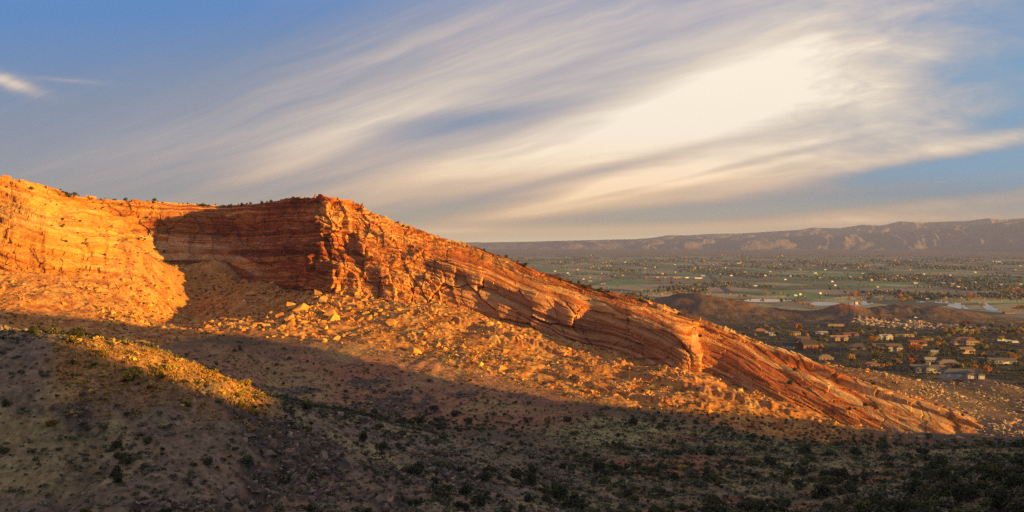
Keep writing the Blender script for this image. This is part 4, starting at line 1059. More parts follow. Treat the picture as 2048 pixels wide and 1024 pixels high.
def roof_wing(bm, x0, x1, y0, y1, z, rise, kind, axis='x', ov=.55, th=.28):
    x0 -= ov; x1 += ov; y0 -= ov; y1 += ov
    if kind == 'flat': bm_box(bm, x0, x1, y0, y1, z+.02, z+.45); return
    if axis == 'x':
        m = (y0+y1)/2; i = min((y1-y0)/2, (x1-x0)*.45) if kind == 'hip' else 0
        top = [(x0+i, m, z+rise), (x1-i, m, z+rise)]
        if kind == 'hip' and (x1-x0) <= (y1-y0)*1.01: top = [((x0+x1)/2-.02, m, z+rise), ((x0+x1)/2+.02, m, z+rise)]
    else:
        m = (x0+x1)/2; i = min((x1-x0)/2, (y1-y0)*.45) if kind == 'hip' else 0
        top = [(m, y0+i, z+rise), (m, y1-i, z+rise)]
    b4 = [(x0,y0,z),(x1,y0,z),(x1,y1,z),(x0,y1,z)]; b0 = [(a, b, c-th) for a, b, c in b4]
    pts = b4+top+b0
    sides = ((0,1,5,4),(2,3,4,5),(1,2,5),(3,0,4)) if axis == 'x' else ((1,2,5,4),(3,0,4,5),(0,1,4),(2,3,5))
    bm_poly(bm, pts, sides+((0,6,7,1),(1,7,8,2),(2,8,9,3),(3,9,6,0),(6,9,8,7)))
def wall_wing(bm, x0, x1, y0, y1, h, rise, kind, axis='x'):
    bm_box(bm, x0, x1, y0, y1, -1.5, h)
    if kind == 'gable':
        r = rise*.93; e = .03
        if axis == 'x':
            m = (y0+y1)/2; bm_poly(bm, [(x0+e,y0,h),(x0+e,y1,h),(x0+e,m,h+r),(x1-e,y0,h),(x1-e,y1,h),(x1-e,m,h+r)], ((0,1,2),(3,5,4),(0,2,5,3),(1,4,5,2)))
        else:
            m = (x0+x1)/2; bm_poly(bm, [(x0,y0+e,h),(x1,y0+e,h),(m,y0+e,h+r),(x0,y1-e,h),(x1,y1-e,h),(m,y1-e,h+r)], ((0,1,2),(3,5,4),(0,2,5,3),(1,4,5,2)))
def opening(name, x, z, w, h, y, parent, mat, trim=True):
    bm = bmesh.new(); bm_box(bm, x-w/2, x+w/2, y-.10, y+.15, z, z+h); o = bm_obj(name, bm, mat, parent)
    if trim:
        bm = bmesh.new(); t = .16
        bm_box(bm, x-w/2-t, x-w/2, y-.13, y+.1, z-t, z+h+t); bm_box(bm, x+w/2, x+w/2+t, y-.13, y+.1, z-t, z+h+t)
        bm_box(bm, x-w/2, x+w/2, y-.13, y+.1, z+h, z+h+t); bm_box(bm, x-w/2, x+w/2, y-.15, y+.1, z-t, z)
        bm_obj('frame', bm, M_trim, o)
    return o
OCC = []
def house(u, v, wpx, label, wall='tan', roof='tile', kind='gable', rot=0, h=3.0, dep=.55, rise=.26, wings=(), nwin=4, garage=0, chimney=False, solar=False, name='house', cat='house', door=True, group=None):
    p = pick(u, v); L = wpx/F*p[1]; Wd = max(6.0, L*dep); rz = Wd/2*rise*2
    e = bpy.data.objects.new(name, None); COL.objects.link(e); e.location = p; e.rotation_euler = (0, 0, rad(rot)); tag(e, label, cat, group)
    OCC.append((p[0], p[1], L*.6+3))
    bw = bmesh.new(); br = bmesh.new()
    wall_wing(bw, -L/2, L/2, 0, Wd, h, rz, kind); roof_wing(br, -L/2, L/2, 0, Wd, h, rz, kind)
    fronts = [(-L/2, L/2, 0.0)]
    for (cx, w, out, hh, k2) in wings:                  # projecting front wings: centre, width (shares of the length), projection, extra height
        x0, x1 = cx*L-w*L/2, cx*L+w*L/2; r2 = w*L/2*.55
        wall_wing(bw, x0, x1, -out, Wd*.5, h+hh-.02, r2, k2, 'y'); roof_wing(br, x0, x1, -out, Wd*.5, h+hh+.03, r2, k2, 'y', .5)
        fronts = [f for f0 in fronts for f in ((f0[0], min(f0[1], x0), f0[2]), (max(f0[0], x1), f0[1], f0[2])) if f[1]-f[0] > 1.2]+[(x0, x1, -out)]
    bm_obj('wall', bw, WALLS[wall], e); ro = bm_obj('roof', br, ROOFS[roof], e)
    tot = sum(f[1]-f[0] for f in fronts); left_g = garage; did = not door
    for (a, b_, y) in sorted(fronts, key=lambda f: f[2]):
        w = b_-a; k = max(1, round(nwin*w/tot))
        if left_g and w > 4.2:
            ng = min(left_g, int(w//3.6)); left_g -= ng
            for i in range(ng):
                o = opening('garage_door', a+w*(i+.5)/ng, -.05, min(2.9, w/ng-.6), 2.35, y, e, M_garage, False)
            continue
        for i in range(k):
            x = a+w*(i+.5)/k; s_ = min(1.7, w/k*.55)
            if not did and i == k//2 and k > 1: opening('door', x, -.05, 1.15, 2.2, y, e, M_doorw, False); did = True
            else: opening('window', x, .85, s_, 1.35 if h < 4 else 1.5, y, e, M_glass)
            if h > 4.6: opening('window', x, 3.55, s_, 1.3, y, e, M_glass)
    # one window in each end wall
    for sgn in (-1, 1):
        bm = bmesh.new(); x = sgn*L/2; bm_box(bm, x-.1, x+.1, Wd*.35, Wd*.35+1.4, .9, 2.2); bm_obj('window', bm, M_glass, e)
    if chimney:
        bm = bmesh.new(); bm_box(bm, L*.14, L*.14+1.3, Wd*.5-.6, Wd*.5+.6, h, h+rz+1.7); bm_box(bm, L*.14-.12, L*.14+1.42, Wd*.5-.72, Wd*.5+.72, h+rz+1.7, h+rz+1.95); bm_obj('chimney', bm, WALLS['white' if wall == 'white' else 'tan'], ro)
    if solar:
        x0, x1 = -L*.38, -L*.05; y0, y1 = .5, Wd*.42; f = lambda y: h+rz*(y+.55)/(Wd/2+.55)+.14
        bm = bmesh.new(); bm_poly(bm, [(x0,y0,f(y0)),(x1,y0,f(y0)),(x1,y1,f(y1)),(x0,y1,f(y1)),(x0,y0,f(y0)-.1),(x1,y0,f(y0)-.1),(x1,y1,f(y1)-.1),(x0,y1,f(y1)-.1)], ((0,1,2,3),(4,7,6,5),(0,4,5,1),(1,5,6,2),(2,6,7,3),(3,7,4,0))); bm_obj('solar_panel', bm, M_panel, ro)
    return e
def town():
    house(1853, 745, 56, 'white house with grey roof, white chimney and a pointed front gable nearest the ridge', 'white', 'grey', 'gable', -8, 3.6, .4, .3, [(.08,.24,3.5,1.0,'gable'),(-.3,.2,2.5,0,'gable')], 7, 0, True)
    house(1923, 755, 66, 'long white house with grey roof and wide white garage doors', 'white', 'grey', 'hip', -10, 3.2, .36, .3, [(.22,.26,7,0,'gable'),(.46,.18,8,0,'gable')], 6, 4)
    house(1777, 701, 55, 'white fronted house with brown roof and dark solar panels', 'white', 'brown', 'gable', -4, 3.4, .42, .3, [(.05,.14,2,.6,'gable'),(.36,.16,2,.2,'gable')], 9, 0, False, True)
    house(1719, 700, 38, 'low brown hipped roof house behind the ridge', 'tan', 'brown', 'hip', -18, 2.9, .7, .28)
    house(1838, 690, 34, 'red roofed house behind the big orange tree', 'tan', 'red', 'gable', 3, 3.0, .45, .3)
    house(1934, 688, 46, 'cream villa with red tiled hipped roof', 'cream', 'tile', 'hip', -10, 3.6, .5, .3, [(.15,.4,2.5,.8,'hip')], 8)
    house(1811, 673, 34, 'long low cream house with a flat dark roof', 'cream', 'dark', 'flat', -3, 3.2, .35, .2, [], 8)
    house(1774, 678, 25, 'white house with one front gable and pale grey roof', 'white', 'pale', 'gable', 5, 3.0, .55, .3, [(.1,.45,2,.3,'gable')])
    house(1858, 681, 20, 'dark brown roofed house among dark trees', 'brown', 'dark', 'hip', 8, 3, .6, .35)
    house(1938, 706, 36, 'tan house with brown roof and sunlit orange gable end', 'tan', 'brown', 'gable', 25, 3.1, .5, .32)
    house(2005, 727, 52, 'long white house with grey roof near the right edge', 'white', 'grey', 'gable', -12, 3.0, .3, .3, [], 8)
    house(1960, 725, 19, 'small grey house with solar panels on its roof', 'grey', 'grey', 'gable', -8, 2.8, .7, .32, [], 3, 0, False, True)
    house(1899, 732, 38, 'wide tan roofed house behind the white houses', 'tan', 'tan', 'hip', -8, 3.0, .5, .3)
    house(1863, 725, 22, 'small house with pale brown roof above the white chimney', 'grey', 'pale', 'gable', -14, 2.9, .6, .3)
    house(1744, 735, 30, 'tan house with orange tiled roof close behind the slabs', 'tan', 'tile', 'hip', -8, 2.9, .5, .3)
    house(1871, 709, 15, 'small pale house half hidden beside a dark conifer', 'grey', 'pale', 'gable', -10, 2.8, .6, .3, [], 2)
    house(2043, 703, 18, 'dark roofed house cut off by the right edge', 'white', 'dark', 'gable', -20, 3, .6, .35)
    house(1680, 681, 34, 'pinkish house with a tan gabled roof lit by the sun', 'pink', 'tan', 'gable', 4, 3.0, .5, .3, [(-.2,.3,3,.1,'gable'),(.3,.25,3,.1,'gable')])
    house(1703, 674, 30, 'cream house with a dull red roof on the far street', 'cream', 'red', 'gable', 2, 3.0, .5, .28, [(.3,.3,2,.2,'gable')])
    house(1644, 671, 26, 'sunlit cream house with pale roof at the left end of the far street', 'cream', 'pale', 'gable', 3, 3.0, .5, .28)
    house(1622, 698, 34, 'dark red two storey barn like house', 'red', 'dark', 'gable', 14, 5.0, .6, .4)
    house(1588, 696, 40, 'long house with dark roof and white front beside the red barn', 'white', 'dark', 'gable', -6, 3.0, .4, .25, [], 6)
    house(1523, 669, 28, 'pinkish stucco house just beyond the ridge crest', 'pink', 'tile', 'hip', 10, 3.8, .6, .35)
    house(1545, 671, 12, 'small white outbuilding next to the pinkish stucco house', 'white', 'white', 'gable', 0, 2.6, .6, .3, [], 2, name='shed', cat='shed')
    house(1592, 670, 20, 'low orange lit house between green trees', 'tan', 'brown', 'gable', 5, 2.8, .5, .28)
    house(1653, 721, 28, 'tan tiled house partly hidden by the sandstone crest', 'tan', 'tan', 'hip', -6, 3.0, .6, .3)
    house(1672, 653, 32, 'low flat roofed house with dark windows below the red cone hill', 'tan', 'brown', 'flat', 2, 3.0, .4, .2, [], 8)
    house(1773, 638, 21, 'dark timber house standing alone on the rise', 'brown', 'brown', 'gable', -12, 4.6, .6, .3, [], 4)
    house(2020, 629, 20, 'orange sunlit house beside the river trees', 'pink', 'brown', 'gable', 5, 3.2, .5, .3)
    house(1607, 683, 26, 'reddish house with dark roof on the slope above the barn', 'red', 'brown', 'gable', -10, 3.2, .6, .3)
    # white fence in front of the long white house
    e = bpy.data.objects.new('fence', None); COL.objects.link(e); p0, p1 = pick(2006, 729), pick(2034, 724); e.location = p0; tag(e, 'low white fence in front of the long white house', 'fence')
    d = p1-p0; L = np.hypot(d[0], d[1]); e.rotation_euler = (0, 0, math.atan2(d[1], d[0])); n = 9; sl_ = d[2]/L
    bm = bmesh.new()
    for z in (.35, .8, 1.25): bm_poly(bm, [(0,-.03,z),(0,.03,z),(0,.03,z+.28),(0,-.03,z+.28),(L,-.03,z+d[2]),(L,.03,z+d[2]),(L,.03,z+d[2]+.28),(L,-.03,z+d[2]+.28)], ((0,1,2,3),(4,7,6,5),(0,4,5,1),(1,5,6,2),(2,6,7,3),(3,7,4,0)))
    bm_obj('rail', bm, M_trim, e)
    for i in range(n): bm = bmesh.new(); x = L*i/(n-1); bm_box(bm, x-.09, x+.09, -.09, .09, -.5+sl_*x, 1.7+sl_*x); bm_obj('post', bm, M_trim, e)
town()
M_white = plain_mat('white_paint', (.78, .78, .77), .35, .5, .03); M_dkglass = M_glass
def vehicle(u, v, label, name, cat, L, W, H, rot, group=None):
    p = pick(u, v); e = bpy.data.objects.new(name, None); COL.objects.link(e); e.location = p+np.array([0, 0, .35]); e.rotation_euler = (0, 0, rad(rot)); tag(e, label, cat, group)
    bm = bmesh.new()
    if name == 'parked_car':
        prof = [(-L/2,.35),(L/2,.35),(L/2,.8),(L*.3,.95),(L*.14,H),(-L*.3,H),(-L*.44,1.0),(-L/2,.95)]
    else:
        prof = [(-L/2,.5),(L/2,.5),(L/2,H*.55),(L*.46,H*.8),(L*.40,H),(-L*.47,H),(-L/2,H*.93)]
    n = len(prof); pts = [(x, -W/2, z) for x, z in prof]+[(x, W/2, z) for x, z in prof]
    bm_poly(bm, pts, [tuple(range(n)), tuple(range(2*n-1, n-1, -1))]+[(i, n+i, n+(i+1) % n, (i+1) % n) for i in range(n)])
    bm_obj('body', bm, M_white, e)
    if name == 'parked_car':
        bm = bmesh.new(); bm_poly(bm, [(-L*.28,-W/2-.02,1.0),(L*.2,-W/2-.02,1.0),(L*.12,-W/2-.02,H-.12),(-L*.26,-W/2-.02,H-.12)], [(0,1,2,3)]); bm_obj('window', bm, M_glass, e)
    else:
        for x in (-.3, 0, .3): bm = bmesh.new(); bm_box(bm, x*L-.5, x*L+.5, -W/2-.03, -W/2+.05, H*.5, H*.75); bm_obj('window', bm, M_glass, e)
    for x in (-.32, .32):
        for y in (-1, 1):
            bm = bmesh.new(); bmesh.ops.create_cone(bm, segments=14, radius1=.36, radius2=.36, depth=.25, cap_ends=True)
            bmesh.ops.rotate(bm, verts=bm.verts, cent=(0,0,0), matrix=__import__('mathutils').Matrix.Rotation(math.pi/2, 3, 'X')); bmesh.ops.translate(bm, verts=bm.verts, vec=(x*L, y*(W/2-.05), .36)); bm_obj('wheel', bm, M_tyre, e)
vehicle(1831, 636, 'white car on the bend of the road over the low hills', 'parked_car', 'car', 4.8, 1.9, 1.5, 12)
vehicle(2003, 683, 'white motor home, leftmost of three parked by the right hand road', 'motor_home', 'motor home', 9.5, 2.5, 3.0, -8)
vehicle(2016, 685, 'white motor home, middle of three parked by the right hand road', 'motor_home', 'motor home', 6.5, 2.4, 2.8, -8)
vehicle(2029, 687, 'white motor home, rightmost of three parked by the right hand road', 'motor_home', 'motor home', 8.5, 2.5, 3.0, -10)

# ------------------------------------------------------------------ trees around the houses and along the river
TC = {k: plant_mat(k+'_crown', c, .3) for k, c in dict(orange=(.46,.17,.025), gold=(.44,.27,.04), yellowgreen=(.32,.29,.07), green=(.13,.14,.06), dark=(.055,.07,.036), rust=(.26,.09,.025), red=(.22,.035,.02)).items()}
def crown_mesh(shape, mat, seed):
    r = np.random.RandomState(seed); b_ = []
    if shape == 'conifer':
        for i in range(9):
            z = .14+.8*i/8; q = (1-z)*.36+.03
            for j in range(3): t = r.uniform(0, 6.28); b_.append((math.cos(t)*q*.5, math.sin(t)*q*.5, z, q*.7, q*.7, .075))
    else:
        for i in range(11):
            t = r.uniform(0, 6.28); q = r.uniform(.05, .32); z = r.uniform(.34, .80); k = r.uniform(.13, .22)
            b_.append((math.cos(t)*q, math.sin(t)*q, z, k, k, k*.85))
    V, Fc = leaf_cloud(b_, 620, .048, r); return tri_mesh('crown', V, Fc, mat)
def trunk_mesh(seed):
    r = np.random.RandomState(seed); parts = [taper((0,0,-.08), (0,0,.45), .028, .018, 7)]
    for i in range(5): t = r.uniform(0, 6.28); parts.append(taper((0,0,r.uniform(.2,.4)), (math.cos(t)*.24, math.sin(t)*.24, r.uniform(.5,.7)), .014, .006))
    return tri_mesh('trunk', *joined(parts), M_wood)
CROWN = {(s_, k): [crown_mesh(s_, TC[k], 3000+i*7+len(k)) for i in range(3)] for s_ in ('round', 'conifer') for k in TC if s_ == 'round' or k in ('dark', 'green')}
TRUNK = [trunk_mesh(4000+i) for i in range(3)]
def tree_at(p, h, key, label, shape='round', group=None, wide=1.0):
    e = bpy.data.objects.new('conifer' if shape == 'conifer' else 'tree', None); COL.objects.link(e); e.location = p; e.rotation_euler = (0, 0, R.uniform(0, 6.28)); e.scale = (h*wide, h*wide, h)
    tag(e, label, 'tree', group); obj('crown', CROWN[(shape, key)][R.randint(3)], e); obj('trunk', TRUNK[R.randint(3)], e); return e
def trees():
    T = [ # u, v of the foot, height in px, colour, shape, width, label
     (1831,706,22,'orange','round',1.3,'big bright orange tree in front of the red roofed house'),
     (1822,707,19,'rust','round',1.2,'rust coloured tree just left of the big orange tree'),
     (1742,686,16,'orange','round',1.0,'orange tree above the house with solar panels'),
     (1735,692,14,'green','round',1.2,'broad green tree beside the brown hipped roof'),
     (1755,682,12,'gold','round',1.1,'golden tree between the two upper streets'),
     (1873,694,13,'orange','round',1.0,'small orange tree right of the red roofed house'),
     (1885,712,24,'dark','conifer',1.1,'tall dark conifer in the middle of the houses'),
     (1897,706,12,'dark','conifer',1.1,'short dark conifer behind the tall one'),
     (1878,685,16,'yellowgreen','round',1.1,'olive yellow tree above the villa road'),
     (1903,702,11,'rust','round',1.1,'rust brown tree in front of the cream villa'),
     (1960,687,13,'yellowgreen','round',1.1,'olive tree at the right end of the cream villa'),
     (1913,686,11,'orange','round',.9,'orange tree at the left end of the cream villa'),
     (1928,673,19,'yellowgreen','round',1.1,'tall yellow green cottonwood by the road'),
     (1915,667,15,'yellowgreen','round',1.2,'yellow green tree uphill of the tall cottonwood'),
     (1895,660,10,'yellowgreen','round',1.4,'low yellow green trees beside the rock ledge'),
     (1946,672,15,'gold','round',1.2,'golden tree right of the tall cottonwood'),
     (1956,674,15,'green','round',1.2,'dark olive tree in the long thicket by the road'),
     (1932,651,13,'rust','round',1.3,'rust tree on the field beyond the ledge'),
     (1938,652,11,'red','round',1.0,'red bush like tree beside the rust tree on the field'),
     (1984,653,10,'gold','round',1.4,'golden tree in the hedge near the right edge'),
     (2004,657,9,'red','round',1.2,'reddish tree at the end of the hedge'),
     (1765,739,13,'orange','round',1.1,'glowing orange tree next to the tiled roof behind the slabs'),
     (1777,736,13,'gold','round',1.3,'golden tree behind the glowing orange one'),
     (1720,741,16,'green','round',1.3,'big green bush tree left of the tiled roof'),
     (1823,744,15,'dark','round',1.1,'dark tree in front of the white house with the chimney'),
     (1815,743,10,'gold','round',1.1,'small golden tree left of the dark one'),
     (1846,727,14,'dark','conifer',1.3,'dark conifer above the white house'),
     (1834,727,10,'rust','round',1.2,'rust tree left of the dark conifer above the white house'),
     (1876,728,18,'dark','conifer',1.2,'dark conifer left of the tan roof'),
     (1926,731,15,'gold','conifer' if False else 'round',.6,'slim golden tree right of the tan roof'),
     (1938,736,12,'rust','round',1.5,'wide rust tree behind the long garage house'),
     (1950,733,14,'green','round',1.4,'green tree above the garage house'),
     (1972,722,17,'dark','round',1.2,'dark tree right of the small solar house'),
     (1996,716,12,'dark','round',1.2,'dark tree above the long white house'),
     (2029,715,22,'green','round',1.2,'large grey green tree near the right edge'),
     (1984,741,20,'green','round',1.3,'large green tree below the long white house'),
     (2009,722,11,'red','round',1.2,'dark red tree against the long white house'),
     (1771,711,18,'dark','round',1.2,'dark round tree below the house with solar panels'),
     (1674,671,17,'green','round',1.1,'tall green tree behind the pinkish house'),
     (1709,668,12,'green','round',1.1,'green tree above the dull red roof'),
     (1708,656,8,'red','round',1.3,'small dark red tree by the flat roofed house'),
     (1566,671,14,'green','round',1.3,'green tree left of the low orange lit house'),
     (1578,672,12,'green','round',1.3,'rounded green tree touching the low orange lit house'),
     (1602,669,13,'green','round',1.1,'green tree right of the low orange lit house'),
     (1638,682,14,'dark','conifer',1.0,'dark conifer left of the pinkish house'),
     (1650,685,11,'yellowgreen','round',1.2,'olive tree right of the dark conifer'),
     (1560,684,9,'dark','round',1.2,'dark tree in front of the white fronted house'),
     (1632,713,12,'dark','round',1.2,'dark tree on the edge of the slabs below the barn'),
     (1735,732,8,'gold','round',1.4,'low golden bush tree at the tiled roof'),
     (1855,677,13,'dark','round',1.0,'dark tree left of the brown roofed house'),
     (1790,676,9,'yellowgreen','round',1.2,'olive tree between white gable and flat roof'),
     (1830,674,12,'yellowgreen','round',1.0,'yellow olive tree right of the flat roofed house'),
     (1862,750,8,'green','round',1.5,'low shrub tree on the lawn of the white houses'),
     (1905,752,8,'green','round',1.3,'low green shrub tree before the garage house'),
    ]
    for u, v, px, key, shape, wd, lab in T:
        p = pick(u, v); OCC.append((p[0], p[1], 3)); tree_at(p, px/F*p[1], key, lab, shape, None, wd)
    # the remaining garden trees
    zones = [((1490, 1680), (655, 700), 'among the houses left of the barn', 34), ((1680, 1900), (662, 735), 'among the houses of the middle streets', 72), ((1900, 2046), (664, 750), 'among the houses at the right', 64), ((1880, 2046), (655, 672), 'in the thicket along the road', 46)]
    kinds = dict(dark='dark green', green='olive green', yellowgreen='yellow green', gold='golden', orange='orange', rust='rust brown')
    for (ua, ub), (va, vb), where, n in zones:
        for i in range(n):
            for t in range(20):
                u, v = R.uniform(ua, ub), R.uniform(va, vb); p = pick(u, v)
                if p[1] > 760 and all((p[0]-a)**2+(p[1]-b_)**2 > (c*.75)**2 for a, b_, c in OCC): break
            else: continue
            OCC.append((p[0], p[1], 3)); key = R.choice(list(kinds), p=[.28, .34, .14, .10, .06, .08])
            lab = f'{kinds[key]} garden tree {where}'
            tree_at(p, R.uniform(4.0, 9.0), key, lab, 'round', lab.replace('tree', 'trees'), R.uniform(.9, 1.4))
    # low thickets between the gardens
    inb = (cu_ > 1480)*(cu_ < 2060)*(cr_ > 800)*(cr_ < 1330)*(cv_ > 652)
    k, p = sample(inb*(sst(nA+.5*nB, -.1, .4)+.08)*(1+2*sst(cu_, 1700, 1900)), 700); n = len(k)
    ok = np.array([all((q[0]-a)**2+(q[1]-b_)**2 > (c*.8)**2 for a, b_, c in OCC[:31]) for q in p]); p = p[ok]; n = len(p)
    s_ = np.clip(R.lognormal(.45, .4, n), .8, 3.4)
    pal = np.array([(.14,.15,.065), (.09,.10,.05), (.34,.27,.07), (.42,.20,.045), (.25,.12,.045)])[R.choice(5, n, p=[.4,.25,.17,.1,.08])]
    V, Fc, C = merge(BUSH, p, np.stack([s_, s_, s_*.9], -1), R.uniform(0, 6.28, n), pal*np.exp(R.normal(0, .2, (n, 1))))
    tag(link_mesh('thicket', V, Fc, leafmat, attrs={'col': C}), 'green and autumn coloured thickets filling the gaps between the gardens', 'thicket', kind='stuff')
    # cottonwoods by the river
    G = [(1707,596,13,'orange'),(1716,600,9,'gold'),(1722,604,8,'gold'),(1652,594,5,'green'),(1745,597,8,'green'),(1800,600,12,'orange'),(1806,604,10,'gold'),(1812,602,13,'yellowgreen'),(1820,603,9,'gold'),(1760,604,7,'gold'),(1885,592,8,'gold'),(1918,594,7,'green'),
         (1940,602,15,'orange'),(1948,602,13,'gold'),(1956,601,12,'yellowgreen'),(1963,598,11,'green'),(1936,606,10,'green'),(1925,613,5,'gold'),(1966,616,9,'gold'),(2037,622,12,'orange'),(2046,624,13,'gold'),(2028,621,8,'gold'),(2015,586,11,'gold'),(2025,588,10,'gold'),(2035,586,12,'orange'),(2044,590,14,'gold'),(2008,590,8,'green'),(1995,592,8,'green'),
         (1608,613,9,'gold'),(1618,615,8,'gold'),(1600,610,7,'orange'),(1628,617,7,'gold'),(1590,608,8,'green'),(1480,596,6,'gold'),(1522,604,5,'orange'),(1460,592,6,'gold'),(1420,590,6,'gold'),(1400,588,8,'orange'),(1368,588,7,'gold'),(1355,590,9,'orange'),(1345,590,8,'gold'),(1330,589,6,'gold'),(1300,588,8,'gold'),(1560,592,7,'yellowgreen'),(1548,591,8,'green'),(1535,592,6,'gold'),(1566,590,6,'orange'),(1530,585,6,'orange'),(1290,560,6,'orange'),(1312,566,8,'orange'),(1318,566,7,'rust'),(1340,567,6,'rust'),(1680,602,6,'gold')]
    for u, v, px, key in G:
        p = on_plane(u, v, VZ); p2 = pick(u, v)
        if p2[1] < p[1]-60: p = p2
        cn = dict(orange='orange', gold='golden', green='green', yellowgreen='yellow green', rust='rust brown')[key]
        side = 'left of the river pools' if u < 1480 else ('beside the narrow river pools behind the low hills' if u < 1780 else 'beside the winding river at the right')
        lab = f'{cn} cottonwood tree {side}'
        tree_at(p, px/F*p[1]*1.15, key, lab, 'round', lab.replace(' tree ', ' trees '), R.uniform(1.0, 1.5))
trees()

# ------------------------------------------------------------------ far valley: hedgerows, groves and scattered buildings
def far_valley():
    r = np.random.RandomState(5); N = 60000
    # scatter by area, thinned with distance
    D = np.exp(r.uniform(math.log(1850), math.log(9500), N)); az = np.radians(r.uniform(-6, 31, N)); x = D*np.sin(az); y = D*np.cos(az)
    c_, s_ = math.cos(.32), math.sin(.32); fx = x*c_+y*s_; fy = y*c_-x*s_
    rowd = np.minimum(np.abs((fy/420.0) % 1-.0), 1-(fy/420.0) % 1)*420; cold = np.minimum((fx/310.0) % 1, 1-(fx/310.0) % 1)*310
    grove = fbm(x/420, y/900, 4, 601)
    keep = (grove > .26) | ((rowd < 12) & (r.uniform(size=N) < .9) & (grove > -.2)) | ((cold < 9) & (grove > .1)) | (r.uniform(size=N) < .03)
    u = x/y*F+1024; v = HV-VZ/y*F
    keep &= (v < 603)
    big = (u > 1415) & (u < 1660) & (v > 575) & (v < 589); keep &= ~big
    x, y, D = x[keep], y[keep], D[keep]; n = len(x); print('far trees', n)
    h = np.clip(r.lognormal(1.35, .45, n), 1.6, 10)*np.clip(D/3500, .9, 1.7); wide = r.uniform(.6, 1.6, n)
    col = hsv((.062, .070, .042), n, .3, .08); gold = (r.uniform(size=n) < .09+.22*sst(fbm(x/500, y/500, 2, 611), .1, .6)); col[gold] = hsv((.34, .19, .045), gold.sum(), .25, .12)
    ico = []
    for i in range(4):
        bm = bmesh.new(); bmesh.ops.create_icosphere(bm, subdivisions=1, radius=.5)
        V = np.array([q.co[:] for q in bm.verts])*r.uniform(.7, 1.25, (len(bm.verts), 1)); V[:, 2] += .42; Fc = np.array([[q.index for q in f.verts] for f in bm.faces]); bm.free(); ico.append((V, Fc))
    V, Fc, C = merge(ico, np.stack([x, y, np.full(n, VZ-.2)], -1), np.stack([h*wide, h*wide, h], -1), r.uniform(0, 6.28, n), col)
    tag(link_mesh('woods', V, Fc, leafmat, attrs={'col': C}), 'hedgerows and groves of dark and orange trees across the farmed valley', 'woods', kind='stuff')
    # farm buildings: long pale roofs a few pixels wide
    L = [(1830,567,16),(1800,581,0),(1725,548,10),(1730,560,9),(1742,561,8),(1870,568,14),(1885,568,12),(1905,569,16),(2000,570,22),(2040,569,10),(1948,566,9),(1916,575,8),(1848,549,7),(1664,564,6),(1630,547,8),(1625,532,5),(1730,532,6),(1995,524,14),(1915,523,10),(1986,523,4),(1990,557,6),(1640,588,7),(1510,573,12),(1490,545,8),(1475,527,14),(1330,556,6),(1352,556,22),(1370,556,16),(1395,557,20),(1405,552,10),(1315,556,5),(1165,559,10),(1180,563,9),(1206,569,11),(1180,556,5),(1290,537,6),(1220,532,5),(1250,525,5),(1540,544,6),(1570,560,6),(1590,592,9),(1600,590,6),(1850,601,0),(1712,607,8),(1775,599,12),(1855,600,9),(1990,585,8),(1670,572,6),(1462,552,7),(1440,549,5),(1380,541,5),(1425,530,4),(1560,529,5),(1600,540,6),(1690,537,8),(1755,575,6),(1770,560,5),(1950,545,6),(1970,537,6),(2030,540,7),(1880,532,6),(1820,540,5),(1110,543,5),(1135,547,5),(1155,540,4),(1205,548,6),(1245,552,6),(1270,545,5),(1310,535,5),(1350,530,4),(1400,536,5),(1450,536,5),(1500,533,5),(1530,552,6),(1580,553,6),(1640,557,6),(1700,555,6),(1795,552,6),(1840,558,6),(1900,551,6),(1930,556,6),(1975,548,6),(2020,552,6),(2040,532,5),(1650,540,5),(1350,545,5),(1325,548,5)]
    mats = [plain_mat('barn_white', (.58,.58,.58), .5, .3), plain_mat('barn_grey', (.34,.34,.36), .5, .4), plain_mat('barn_tan', (.33,.27,.21))]
    protos = []
    for m in mats:
        bm = bmesh.new(); wall_wing(bm, -.5, .5, -.5, .5, .55, .4, 'gable'); roof_wing(bm, -.5, .5, -.5, .5, .57, .42, 'gable', 'x', .05, .04)
        me = bpy.data.meshes.new('farm_building'); bmesh.ops.recalc_face_normals(bm, faces=bm.faces); bm.to_mesh(me); bm.free(); me.materials.append(m); protos.append(me)
    for u, v, w in L:
        if w == 0: continue
        k = r.choice(3, p=[.55, .3, .15]); p = on_plane(u, v, VZ); Wm = w/F*p[1]*.8
        e = obj('farm_building', protos[k]); e.location = p; e.rotation_euler = (0, 0, .32+r.normal(0, .12)+(0 if r.uniform() < .8 else 1.57)); e.scale = (Wm, min(Wm*.6, 26), np.clip(Wm*.16, 4.5, 9))
        lab = ('large ' if Wm > 32 else 'small ')+['white', 'grey metal', 'tan'][k]+' roofed farm building '+('near the river' if v > 583 else ('among groves in the middle of the valley' if v > 545 else 'far off towards the cliffs'))
        tag(e, lab, 'building', lab.replace('building', 'buildings'))
far_valley()

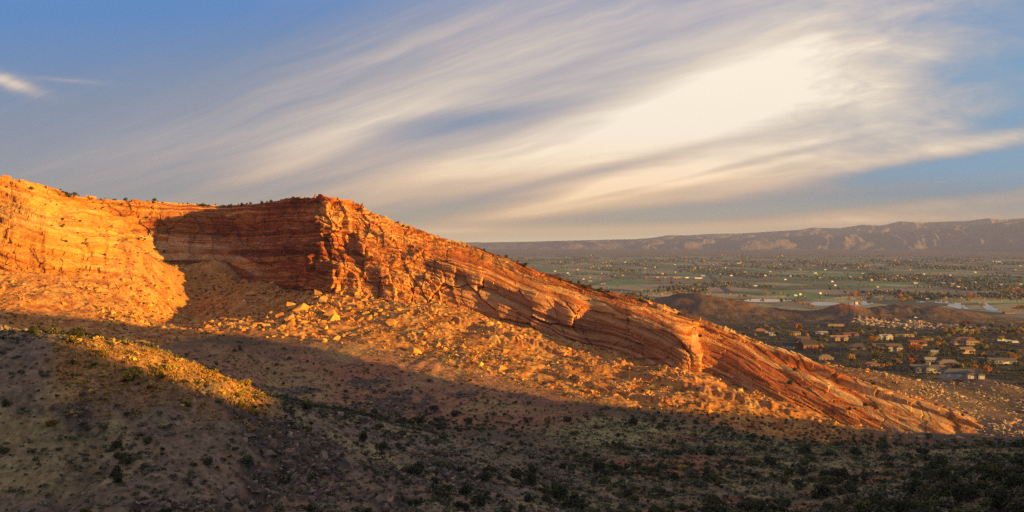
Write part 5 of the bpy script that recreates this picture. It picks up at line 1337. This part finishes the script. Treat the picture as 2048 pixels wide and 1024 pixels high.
def mist():
    m = bpy.data.materials.new('river_mist'); m.use_nodes = True; nt = m.node_tree; nt.nodes.remove(nt.nodes['Principled BSDF'])
    pv = nt.nodes.new('ShaderNodeVolumePrincipled'); pv.inputs['Color'].default_value = (.95, .95, .97, 1); pv.inputs['Density'].default_value = .003
    nt.links.new(pv.outputs[0], nt.nodes['Material Output'].inputs['Volume'])
    for i, (u, v, D, rx, ry, rz) in enumerate([(1520,600,2080,120,45,7),(1690,603,1990,90,40,8),(1915,606,1930,90,40,9),(1990,606,1950,110,40,9),(1385,590,2150,140,45,8),(1300,585,2250,120,50,7),(1745,600,2050,70,40,9)]):
        bm = bmesh.new(); bmesh.ops.create_icosphere(bm, subdivisions=3, radius=1)
        for q in bm.verts:
            k = 1+.25*math.sin(q.co.x*5+i)+.2*math.sin(q.co.y*7+q.co.x*3+i*2); q.co *= k; q.co.z = max(q.co.z, -.05)
        bmesh.ops.scale(bm, verts=bm.verts, vec=(rx, ry, rz)); me = bpy.data.meshes.new('mist'); bm.to_mesh(me); bm.free(); me.materials.append(m)
        o = bpy.data.objects.new('mist', me); COL.objects.link(o); o.location = ((u-1024)/F*D, D, VZ+1.2)
        tag(o, 'thin white morning mist lying over the river pools', 'mist', kind='stuff')
mist()

# ------------------------------------------------------------------ air
def build_haze():
    m = bpy.data.materials.new('thin_air'); m.use_nodes = True; nt = m.node_tree
    nt.nodes.remove(nt.nodes['Principled BSDF'])
    pv = nt.nodes.new('ShaderNodeVolumePrincipled'); pv.inputs['Color'].default_value = (.33, .43, 1.0, 1)
    pv.inputs['Density'].default_value = 5.8e-5; pv.inputs['Anisotropy'].default_value = .0
    nt.links.new(pv.outputs[0], nt.nodes['Material Output'].inputs['Volume'])
    me = bpy.data.meshes.new('haze'); bm = bmesh.new(); bmesh.ops.create_cube(bm, size=1.0); bm.to_mesh(me); bm.free()
    me.materials.append(m); o = bpy.data.objects.new('haze', me); COL.objects.link(o)
    o.scale = (46000, 39400, 620); o.location = (0, -400, 440-310); tag(o, 'thin blue morning haze over the valley', 'haze', kind='stuff')
build_haze()
